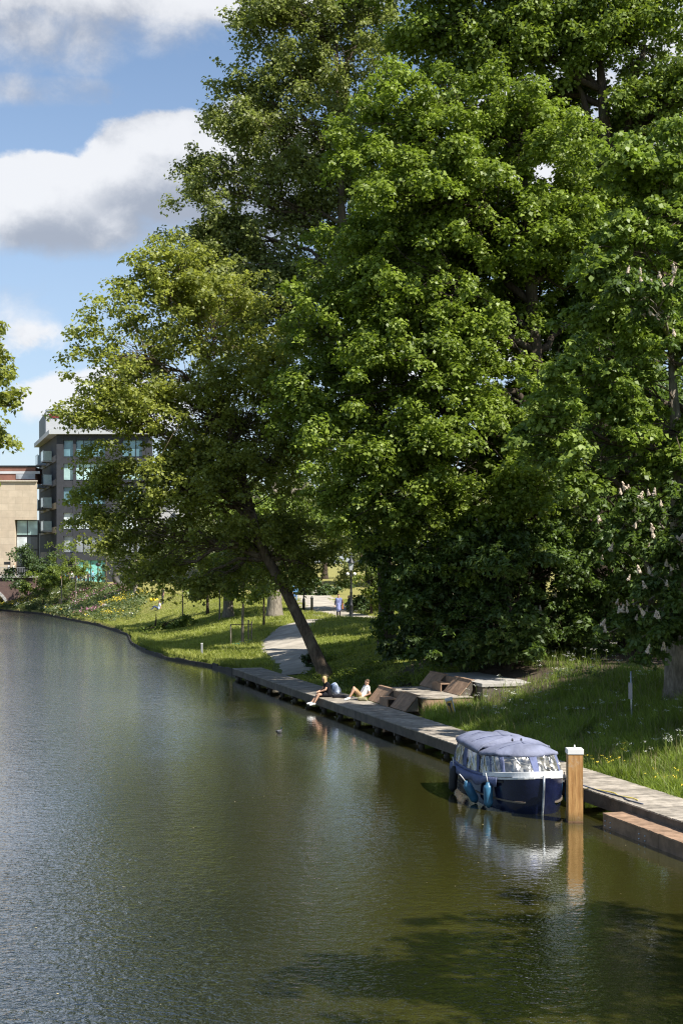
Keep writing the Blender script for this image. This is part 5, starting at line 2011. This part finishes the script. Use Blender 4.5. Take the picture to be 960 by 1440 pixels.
# tall grass on the bank by the boat
x, y, d = scatter(260000, 3.0, 16.0, 27.0, 62.0, .05, 7.5)
k = (~shade(x, y)) | (rng.random(len(x)) < .12)
x, y, d = x[k], y[k], d[k]
h = (.22 + .22 * rng.random(len(x)) + .20 * clumpy(x, y, 1.9, .2) + .12 * clumpy(x, y, 4.7, .3)) * np.clip(.6 + d / 2.0, .6, 1.15)
blades(x, y, h, .020, .75, MAT['grass'], 'tall_grass', 'tall green grass on the bank behind the jetty')
k = (rng.random(len(x)) < .05) & (d > .4)
blades(x[k], y[k], .55 + .40 * rng.random(k.sum()), .013, .5, MAT['straw'], 'seeding_grass', 'pale seeding grass stalks on the bank behind the jetty')
# mown and rough lawn further away
x, y, d = scatter(420000, -32, 9, 60, 152, .05, 22)
k = rng.random(len(x)) < np.clip(1.25 - (y - 60) / 120, .35, 1)
k &= ~shade(x, y)
x, y, d = x[k], y[k], d[k]
mound = (y > 78) & (y < 112) & clumpy(x, y, .5, -.35)
h = .07 + .08 * rng.random(len(x)) + np.where(mound, .16, 0) + np.where(d < 1.0, .12, 0) + .12 * clumpy(x, y, 1.6, .55)
blades(x, y, h, .045, .9, MAT['lawn'], 'lawn_grass', 'sunlit grass of the lawn along the canal')

# flowering weeds on the near bank: white umbels and yellow heads on thin stems
def umbels(cx, cy, hh, mat, name, label, per, r, size, stem_mat):
    n = len(cx)
    z = height(cx, cy)
    lx = rng.normal(size=n) * .10; ly = rng.normal(size=n) * .10
    top = np.stack([cx + lx, cy + ly, z + hh], 1)
    idx = np.repeat(np.arange(n), per)
    q = top[idx] + np.stack([rng.normal(size=len(idx)) * r, rng.normal(size=len(idx)) * r, rng.normal(size=len(idx)) * r * .35], 1)
    a = rng.random(len(idx)) * 6.28
    s = size * (.6 + .8 * rng.random(len(idx)))[:, None]
    t = np.stack([np.cos(a), np.sin(a), rng.normal(size=len(a)) * .4], 1) * s
    b = np.stack([-np.sin(a), np.cos(a), rng.normal(size=len(a)) * .4], 1) * s
    V = np.stack([q - t, q - b, q + t, q + b], 1)
    base = np.stack([cx, cy, z], 1)
    side = np.array([.006, 0, 0])
    S = np.stack([base - side, base + side, top + side * .6, top - side * .6], 1)
    A = np.concatenate([np.zeros(len(V)), np.ones(len(S))])
    o = fast_mesh(name, np.concatenate([V, S]), 4, [mat, stem_mat], attr=A)
    tag(o, label, None, None, 'stuff')


x, y, d = scatter(9000, 4, 15, 28, 60, .7, 7.5)
k = (clumpy(x, y, 1.1, .05) & (rng.random(len(x)) < .16)) | ((d > 1.9) & (y < 39) & (rng.random(len(x)) < .3))
k &= (d > 1.1)
x, y = x[k], y[k]
umbels(x, y, .55 + .35 * rng.random(len(x)), MAT['white_flower'], 'cow_parsley', 'white flowering cow parsley in the tall grass', 14, .05, .013, MAT['grass'])
x, y, d = scatter(2200, 6, 10, 31, 41, .15, 1.6)
k = clumpy(x, y, 1.9, .1) & (rng.random(len(x)) < .7)
x, y = x[k][:70], y[k][:70]
umbels(x, y, .42 + .25 * rng.random(len(x)), MAT['yellow_flower'], 'yellow_flowers', 'yellow flowers in the grass at the edge of the jetty', 6, .03, .014, MAT['grass'])
# leafy undergrowth among the grass
x, y, d = scatter(1500, 4, 15, 30, 60, .6, 7)
k = clumpy(x, y, .9, .25)
x, y = x[k][:420], y[k][:420]
C = np.stack([x, y, height(x, y) + .16], 1)
V = leaf_cloud(C, .22 + .16 * rng.random(len(x)), 34, .085, .7, .2, .8, .7)
tag(fast_mesh('undergrowth', V, 4, MAT['shrub']), 'leafy weeds among the tall grass', None, None, 'stuff')
x, y, d = scatter(2400, -2, 5, 56, 82, .3, 6, 1.2)
k = clumpy(x, y, .8, .1)
x, y = x[k][:300], y[k][:300]
C = np.stack([x, y, height(x, y) + .12], 1)
V = leaf_cloud(C, .25 + .2 * rng.random(len(x)), 34, .11, .6, .2, .8, .7)
tag(fast_mesh('ground_ivy', V, 4, MAT['shrub_light']), 'low bright green ground cover round the leaning trunk', None, None, 'stuff')

# the wild flower border along the far shore
x, y, d = scatter(7000, -45, -20, 136, 186, .3, 7.5)
k = rng.random(len(x)) < np.clip((y - 134) / 22, .1, 1)
x, y, d = x[k][:1900], y[k][:1900], d[k][:1900]
C = np.stack([x, y, height(x, y) + .22], 1)
pick = np.where(clumpy(x, y, .5, .2), 0, 1)
V = np.concatenate([leaf_cloud(C[pick == 0], .42 + .3 * rng.random((pick == 0).sum()), 26, .20, .8), leaf_cloud(C[pick == 1], .42 + .3 * rng.random((pick == 1).sum()), 26, .20, .8)])
n0 = len(V)
cols = []
Fl = []
for (m_i, s_, t_, frac) in ((2, .33, .5, .4), (3, .41, .72, .5), (4, .8, .4, .12)):
    kk = clumpy(x + 3 * m_i, y - 7 * m_i, s_, t_) & (rng.random(len(x)) < frac)
    f = leaf_cloud(C[kk] + [0, 0, .30], .40 + .2 * rng.random(kk.sum()), 15, .12, .45, 0, .9, .9)
    Fl.append(f); cols.append(np.full(len(f), m_i))
A = np.concatenate([np.where(rng.random(n0) < .5, 0, 1)] + cols)
o = fast_mesh('wildflower_border', np.concatenate([V] + Fl), 4, [MAT['shrub'], MAT['far'], MAT['yellow_flower'], MAT['pink_flower'], MAT['white_flower']], attr=A)
tag(o, 'border of yellow, pink and white wild flowers along the far shore', None, None, 'stuff')


# ------------------------------------------------------------------ the bridge
def brick_mat(name, c1, c2, mortar, scale, w=.5, h=.25, rough=.85):
    m, N, out = new_mat(name)
    P = N.obj()
    s = N.sep(P)
    b = N.n.new('ShaderNodeTexBrick')
    N.put(b.inputs['Vector'], N.combine(N.math('ADD', s[0], s[1]), s[2], 0.0))
    N.put(b.inputs['Color1'], c1); N.put(b.inputs['Color2'], c2); N.put(b.inputs['Mortar'], mortar)
    b.inputs['Scale'].default_value = scale
    b.inputs['Mortar Size'].default_value = .012
    b.inputs['Brick Width'].default_value = w
    b.inputs['Row Height'].default_value = h
    n = N.noise(P, .9, 5, .65)
    c = N.mix(N.range(n, .3, .7, 0, .45), b.outputs[0], tuple(x * .6 for x in c1))
    principled(N, out, c, rough, spec=.2)
    return m


def bridge():
    Y = 182.0
    base = Vector((-46.8, Y, 0))
    root = thing('arch_bridge', 'low brick arch bridge with railings across the far end of the canal', 'bridge', base)
    wall = brick_mat('bridge_brick', (.17, .105, .09), (.115, .075, .07), (.2, .18, .16), 2.2)
    top, x0, x1, dep = 4.2, -34.0, 7.6, 9.0
    arches = [(0.0, 4.0), (-11.5, 4.0), (-23.0, 4.0)]
    m = MB()
    cuts = sorted([(c - a, c + a, c, a) for c, a in arches])
    x = x0
    segs = []
    for l, r_, c, a in cuts:
        segs.append((x, l)); x = r_
    segs.append((x, x1))
    for a_, b_ in segs:
        m.box(((a_ + b_) / 2, dep / 2, (top - 1.2) / 2), (b_ - a_, dep, top + 1.2))
    n = 24
    for c, a in arches:
        for i in range(n):
            t0, t1 = PI * i / n, PI * (i + 1) / n
            p0 = (c - a * math.cos(t0), .1 + 2.95 * math.sin(t0)); p1 = (c - a * math.cos(t1), .1 + 2.95 * math.sin(t1))
            m.add([(p0[0], 0, p0[1]), (p1[0], 0, p1[1]), (p1[0], 0, top), (p0[0], 0, top), (p0[0], dep, p0[1]), (p1[0], dep, p1[1]), (p1[0], dep, top), (p0[0], dep, top)],
                  [(0, 1, 2, 3), (7, 6, 5, 4), (0, 4, 5, 1), (3, 2, 6, 7)])
    m.build('brick_wall', wall, root)
    stone = M('bridge_stone', (.42, .41, .39), .8, .15, 3)
    for c, a in arches:
        q = MB()
        for i in range(n):
            t0, t1 = PI * i / n, PI * (i + 1) / n - .01
            f = lambda t, k: (c - (a + k) * math.cos(t), -.05, .1 + (2.95 + k) * math.sin(t))
            q.quadbox(f(t0, 0), f(t1, 0), f(t1, .36), f(t0, .36), .07)
        q.build('arch_ring', stone, root)
    q = MB(); q.box(((x0 + x1) / 2, -.02, top + .10), (x1 - x0, .5, .26)); q.build('coping', stone, root, bevel=.02)
    q = MB(); q.box(((x0 + x1) / 2, dep / 2, top - .05), (x1 - x0, dep - .6, .2)); q.build('deck', MAT['concrete'], root)
    iron = M('grey_railing', (.33, .34, .35), .5, .1, metal=.3)
    q = MB()
    q.box(((x0 + x1) / 2, 0, top + 1.24), (x1 - x0, .07, .06))
    q.box(((x0 + x1) / 2, 0, top + .36), (x1 - x0, .05, .05))
    k = int((x1 - x0) / .22)
    for i in range(k + 1):
        q.box((x0 + (x1 - x0) * i / k, 0, top + .80), (.035, .035, .83))
    for i in range(17):
        q.box((x0 + (x1 - x0) * i / 16, -.045, top + .75), (.09, .05, 1.04))
    q.build('railing', iron, root)
    s = thing('bridge_sign', 'dark rectangular board on a post behind the bridge railing', 'sign', (-42.95, Y + 2.5, top + .05))
    q = MB(); q.box((0, 0, 1.0), (.09, .09, 2.0)); q.build('post', MAT['black_iron'], s)
    q = MB(); q.box((-.33, -.06, 1.75), (.85, .05, .38)); q.build('board', MAT['black_iron'], s, bevel=.01)


bridge()


# ------------------------------------------------------------------ the buildings at the end of the canal
def glass_mat(name, col, rough=.12, spec=.8):
    m, N, out = new_mat(name)
    n = N.noise(N.obj(), .35, 3, .6)
    c = N.mix(N.range(n, .35, .65), tuple(x * .6 for x in col), tuple(min(1, x * 1.3) for x in col))
    principled(N, out, c, rough, spec=spec)
    return m


G_TEAL = glass_mat('teal_glass', (.15, .29, .35))
G_PALE = glass_mat('pale_glass', (.42, .60, .58))
G_WHITE = glass_mat('curtained_glass', (.60, .66, .68), .25)
G_GREY = glass_mat('grey_glass', (.30, .32, .35), .2)
G_DARK = glass_mat('dark_glass', (.025, .035, .045), .1)
DARKB = M('dark_brick', (.030, .032, .039), .8, .2, 2)
WHITE = M('white_cladding', (.47, .48, .50), .6, .05, .5)


def dark_building():
    Y0 = 195.0
    P = lambda px, py, Y=Y0: at(px, py, Y)
    A, B = P(80, 800), P(214, 800)
    base = Vector((A.x, Y0, 2.5))
    root = thing('dark_apartment_block', 'dark apartment block with a white roof edge and glass balconies', 'building', base)
    back = Vector((-7.0, 22.0, 0))
    zt = P(80, 611).z
    body = MB()
    body.prism([(A.x, Y0 + .5), (B.x, Y0 + .5), (B.x + back.x, Y0 + 22), (A.x + back.x, Y0 + 22)], 1.5, zt)
    body.build('wall', DARKB, root, origin=base)
    rows_ = [(619, 643), (652, 676), (685, 710), (721, 745), (754, 778), (788, 822)]
    cols_ = [(89.5, 103), (107, 148), (172, 200)]
    fac = MB()
    px_edges = [80, 89.5, 103, 107, 148, 172, 200, 214]
    for i in range(0, 8, 2):
        a, b = P(px_edges[i], 611), P(px_edges[i + 1], 611)
        fac.box(((a.x + b.x) / 2, Y0 + .25, (zt + 1.5) / 2), (b.x - a.x, .5, zt - 1.5))
    ye = [611, 619, 643, 652, 676, 685, 710, 721, 745, 754, 778, 788]
    for (ca, cb) in cols_:
        a, b = P(ca, 0), P(cb, 0)
        for j in range(0, 12, 2):
            zt_, zb_ = P(0, ye[j]).z, P(0, ye[j + 1]).z
            fac.box(((a.x + b.x) / 2, Y0 + .27, (zt_ + zb_) / 2), (b.x - a.x - .004, .46, zt_ - zb_))
    fac.build('facade', M('dark_facade', (.036, .038, .046), .75, .15, 1.5), root, origin=base)
    gl = [G_TEAL, G_PALE, G_TEAL, G_WHITE, G_GREY, G_PALE]
    for j, (t, b_) in enumerate(rows_):
        for ci, (ca, cb) in enumerate(cols_):
            if j == 5 and ci != 1:
                continue
            x0, x1 = P(ca, 0).x, P(cb, 0).x
            z1, z0 = P(0, t).z, P(0, b_).z
            m = MB(); m.box(((x0 + x1) / 2, Y0 + .40, (z0 + z1) / 2), (x1 - x0 - .02, .08, z1 - z0 - .02))
            w = m.build('window', gl[j] if not (j == 5) else M('turquoise_glass', (.22, .55, .50), .15), root, origin=base)
            f = MB()
            n = 1 if ci == 0 else (4 if ci == 1 else 3)
            for i in range(1, n):
                f.box((x0 + (x1 - x0) * i / n, Y0 + .34, (z0 + z1) / 2), (.09, .06, z1 - z0 - .03))
            f.box(((x0 + x1) / 2, Y0 + .345, z0 + .09), (x1 - x0 - .03, .04, .12))
            f.build('frame', MAT['black_iron'], w, origin=base)
    # the roof edge
    c = MB()
    c.prism([(A.x - .9, Y0 - .7), (B.x + .2, Y0 - .7), (B.x + .2 + back.x, Y0 + 22.3), (A.x - .9 + back.x, Y0 + 22.3)], zt + .01, zt + .62)
    c.build('roof_edge', WHITE, root, origin=base)
    p = MB(); x0, x1 = P(97, 0, 203).x, P(170, 0, 203).x
    p.box(((x0 + x1) / 2, 207, zt + 2.2), (x1 - x0, 8, 3.2)); p.build('penthouse', M('grey_cladding', (.22, .23, .25), .6, .1), root, origin=base)
    # left side: pale bands and glass balconies
    side = Vector((back.x, back.y, 0)).normalized()
    outn = Vector((-side.y, side.x, 0))
    zs = [P(80, q).z for q in (647, 681, 714, 748, 783)]
    for i, z in enumerate(zs):
        b = MB()
        q0 = Vector((A.x, Y0 + .6, 0)) + outn * .02
        q1 = q0 + side * 20.5
        mats_ = M('sand_band', (.36, .29, .21), .8, .15, 1) if i >= 2 else M('grey_band', (.16, .15, .15), .8, .15, 1)
        b.quadbox(q1 + Vector((0, 0, z - .1)), q0 + Vector((0, 0, z - .1)), q0 + Vector((0, 0, z + .75)), q1 + Vector((0, 0, z + .75)), -.22)
        b.build('band', mats_, root, origin=base)
    for i, z in enumerate(zs[:4]):
        for s0 in (5.0, 13.0):
            m = MB()
            c0 = Vector((A.x, Y0 + .5, 0)) + side * (s0 + 1.6) + outn * .78
            ang = math.atan2(side.y, side.x)
            z0 = z + .30
            m.box((c0.x, c0.y, z0 - .08), (3.3, 1.25, .16), ang)
            bal = m.build('balcony', WHITE, root, origin=base)
            g2 = MB()
            e = c0 + outn * .60
            g2.box((e.x, e.y, z0 + .68), (3.2, .04, 1.3), ang)
            for sg in (-1, 1):
                e = c0 + side * 1.6 * sg
                g2.box((e.x, e.y, z0 + .68), (.04, 1.1, 1.3), ang)
            g2.build('balustrade', M('balcony_glass', (.45, .56, .56), .15, .1, spec=.8), bal, origin=base)
            r2 = MB()
            e = c0 + outn * .60
            r2.box((e.x, e.y, z0 + 1.37), (3.3, .08, .07), ang)
            r2.build('handrail', MAT['steel'], bal, origin=base)


dark_building()


def tower():
    Y = 226.0
    P = lambda px, py: at(px, py, Y)
    base = Vector((P(65, 0).x, Y, 3))
    root = thing('white_tower', 'white tower with red stripe and a side toned as shade behind the apartment block', 'building', base)
    zt = P(0, 578).z
    x0, x1 = P(65, 0).x, P(93, 0).x
    m = MB(); m.prism([(x0, Y), (x1, Y), (x1 - 4, Y + 15), (x0 - 4.15, Y + 15)], 1, zt)
    m.build('wall', WHITE, root, origin=base)
    s = MB(); s.quadbox((x0 - 4.18, Y + 15.02, 2), (x0 - .03, Y + .01, 2), (x0 - .03, Y + .01, zt - .2), (x0 - 4.18, Y + 15.02, zt - .2), -.10)
    s.build('side_shade', M('shaded_white', (.10, .12, .15), .6, .15, 1), root, origin=base)  # the tower's shaded side, put in as a darker sheet
    r_ = MB(); a, b = P(70, 0).x, P(88, 0).x
    r_.box(((a + b) / 2, Y - .04, P(0, 585).z), (b - a, .08, .6)); r_.build('red_stripe', M('dark_red', (.22, .025, .035), .6), root, origin=base)
    c = MB(); c.box(((x0 + x1) / 2, Y + .1, zt + .09), (x1 - x0 + .2, .4, .2)); c.build('parapet', MAT['steel'], root, origin=base)
    k = MB(); k.tube([(P(88, 0).x, Y + 3, zt), (P(88, 0).x, Y + 3, zt + 1.9)], .07, 6); k.build('mast', WHITE, root, origin=base)


tower()


def stone_building():
    Y = 197.3
    P = lambda px, py, y=Y: at(px, py, y)
    x1 = P(52.5, 0).x; x0 = x1 - 32
    zt = P(0, 677).z
    base = Vector((x1, Y, 3))
    root = thing('sandstone_building', 'pale sandstone building with a red brown roof storey beside the bridge', 'building', base)
    st = brick_mat('sandstone', (.56, .47, .36), (.49, .40, .30), (.36, .30, .23), .8, 1.6, .75)
    gx0, gx1 = P(21, 0).x, P(52, 0).x
    gz1 = P(0, 731).z
    m = MB()
    m.prism([(x0, Y), (gx0, Y), (gx0, Y + 7), (x0, Y + 7)], 1, zt)
    m.prism([(gx0, Y), (x1, Y), (x1 - 1.7, Y + 7), (gx0, Y + 7)], gz1, zt)
    m.build('wall', st, root, origin=base)
    c = MB(); c.box(((x0 + x1) / 2, Y - .02, zt + .07), (x1 - x0 + .1, .5, .16)); c.build('cornice', M('pale_stone', (.52, .46, .38), .8), root, origin=base)
    r_ = MB(); zr = P(0, 657, 200).z
    r_.box(((x0 + x1) / 2, 202.2, (zt + zr) / 2), (x1 - x0 - 1.6, 4.4, zr - zt)); r_.build('roof_storey', M('red_brown_panels', (.20, .095, .07), .7, .15, .8), root, origin=base)
    b = MB(); b.box(((x0 + x1) / 2, 199.95, P(0, 664.5, 200).z), (x1 - x0 - .3, .12, .35)); b.build('white_band', WHITE, root, origin=base)
    w = MB(); a_, b_ = P(23, 0, 200).x, P(50, 0, 200).x
    w.box(((a_ + b_) / 2, 199.97, P(0, 670, 200).z), (b_ - a_, .08, .75)); w.build('roof_window', G_GREY, root, origin=base)
    k = MB(); k.box(((x0 + x1) / 2, 200.2, zr + .12), (x1 - x0 - .1, .6, .25)); k.build('roof_edge', MAT['black_iron'], root, origin=base)
    # tall window bay
    q = MB(); q.box(((gx0 + x1) / 2, Y + 1.2, (gz1 + 1) / 2), (x1 - gx0, .3, gz1 - 1)); q.build('bay_frame', MAT['black_iron'], root, origin=base)
    for (pa, pb, ya, yb_, g_) in ((22, 36, 732, 752, G_PALE), (37.3, 51, 732, 752, G_PALE), (22, 36, 755, 772, G_WHITE), (37.3, 51, 755, 772, G_DARK), (22, 36, 774, 796, G_DARK), (37.3, 51, 774, 796, G_DARK)):
        a, b = P(pa, ya), P(pb, yb_)
        w = MB(); w.box(((a.x + b.x) / 2, Y + 1.02, (a.z + b.z) / 2), (b.x - a.x, .06, a.z - b.z)); w.build('window', g_, root, origin=base)


stone_building()


def pale_building():
    Y = 210.0
    P = lambda px, py: at(px, py, Y)
    x0, x1 = P(168, 0).x, P(330, 0).x
    zt = P(0, 690).z
    base = Vector(((x0 + x1) / 2, Y, 3))
    root = thing('pale_building', 'light grey building behind the park trees beside the dark apartment block', 'building', base)
    m = MB(); m.box(((x0 + x1) / 2, Y + 5, zt / 2 + .5), (x1 - x0, 10, zt - 1)); m.build('wall', M('light_render', (.50, .51, .52), .8, .08, .4), root, origin=base)
    for j in range(3):
        for i in range(6):
            x = x0 + 1.6 + i * (x1 - x0 - 3.2) / 5
            z = zt - 2 - j * 3.2
            w = MB(); w.box((x, Y - .01, z), (1.5, .06, 1.8)); o = w.build('window', G_GREY, root, origin=base)
            f = MB(); f.box((x, Y - .03, z - .97), (1.7, .12, .1)); f.build('sill', WHITE, o, origin=base)
    c = MB(); c.box(((x0 + x1) / 2, Y, zt + .1), (x1 - x0 + .3, .6, .2)); c.build('roof_edge', WHITE, root, origin=base)


pale_building()


def ring_sculpture():
    g = hit(175, 826)
    s = g[1] / F
    root = thing('ring_sculpture', 'dark steel ring sculpture standing on the grass before the buildings', 'sculpture', tuple(g))
    m = MB()
    R_, n, k = 13.0 * s, 48, 10
    c = np.array([0, 0, 15.5 * s])
    for i in range(n):
        a = 2 * PI * i / n
        r_ = (4.2 - 1.2 * math.sin(a)) * s * .95
        for j in range(k):
            b = 2 * PI * j / k
            rr = R_ + r_ * math.cos(b)
            m.v.append((rr * math.cos(a), r_ * 1.3 * math.sin(b), c[2] + rr * math.sin(a)))
    for i in range(n):
        for j in range(k):
            m.f.append((i * k + j, ((i + 1) % n) * k + j, ((i + 1) % n) * k + (j + 1) % k, i * k + (j + 1) % k))
    m.build('ring', MAT['rust'], root, True)
    q = MB(); q.lathe([(.5, -.2), (.5, .12), (.42, .16), (.01, .17)], 16); q.build('foot', MAT['concrete'], root)
    g = hit(186, 828)
    b = thing('planter_tub', 'black tub standing on the grass beside the ring sculpture', 'tub', tuple(g))
    q = MB(); q.lathe([(.55, -.1), (.8, .75), (.86, .78), (.80, .82), (.72, .70), (.01, .68)], 16); q.build('tub', MAT['black_iron'], b, True)


ring_sculpture()


def square_lamp():
    g = np.array([(138.5 - 480) / F * 186, 186, 0]); g[2] = H(g[0], g[1])
    root = thing('plaza_lamp', 'slender dark lamp in front of the turquoise entrance', 'street lamp', tuple(g))
    top = at(0, 791, 186).z - g[2]
    m = MB(); m.lathe([(.10, -.1), (.09, .8), (.06, .9), (.05, top - .5)], 10); m.build('post', MAT['black_iron'], root, True)
    m = MB(); m.lathe([(.08, top - .5), (.3, top - .42), (.38, top - .35), (.28, top - .1), (.02, top)], 12); m.build('lamp_head', MAT['black_iron'], root, True)


square_lamp()


# small leaves and blossom drifting on the canal
fx = rng.uniform(-9, 7, 900); fy = rng.uniform(17, 62, 900)
k = (shore_d(fx, fy) < -1.9) & (clumpy(fx, fy, .35, .1) | (rng.random(900) < .25))
fx, fy = fx[k][:110], fy[k][:110]
n = len(fx)
a = rng.random(n) * 6.28
s_ = .013 + .022 * rng.random(n) ** 2
t_ = np.stack([np.cos(a), np.sin(a), 0 * a], 1) * s_[:, None]
b_ = np.stack([-np.sin(a), np.cos(a), 0 * a], 1) * (s_ * .6)[:, None]
q_ = np.stack([fx, fy, np.full(n, .006)], 1)
o = fast_mesh('drifting_leaves', np.stack([q_ - t_, q_ - b_, q_ + t_, q_ + b_], 1), 4, MAT['fallen'])
tag(o, 'small pale leaves and blossom drifting on the water', None, None, 'stuff')
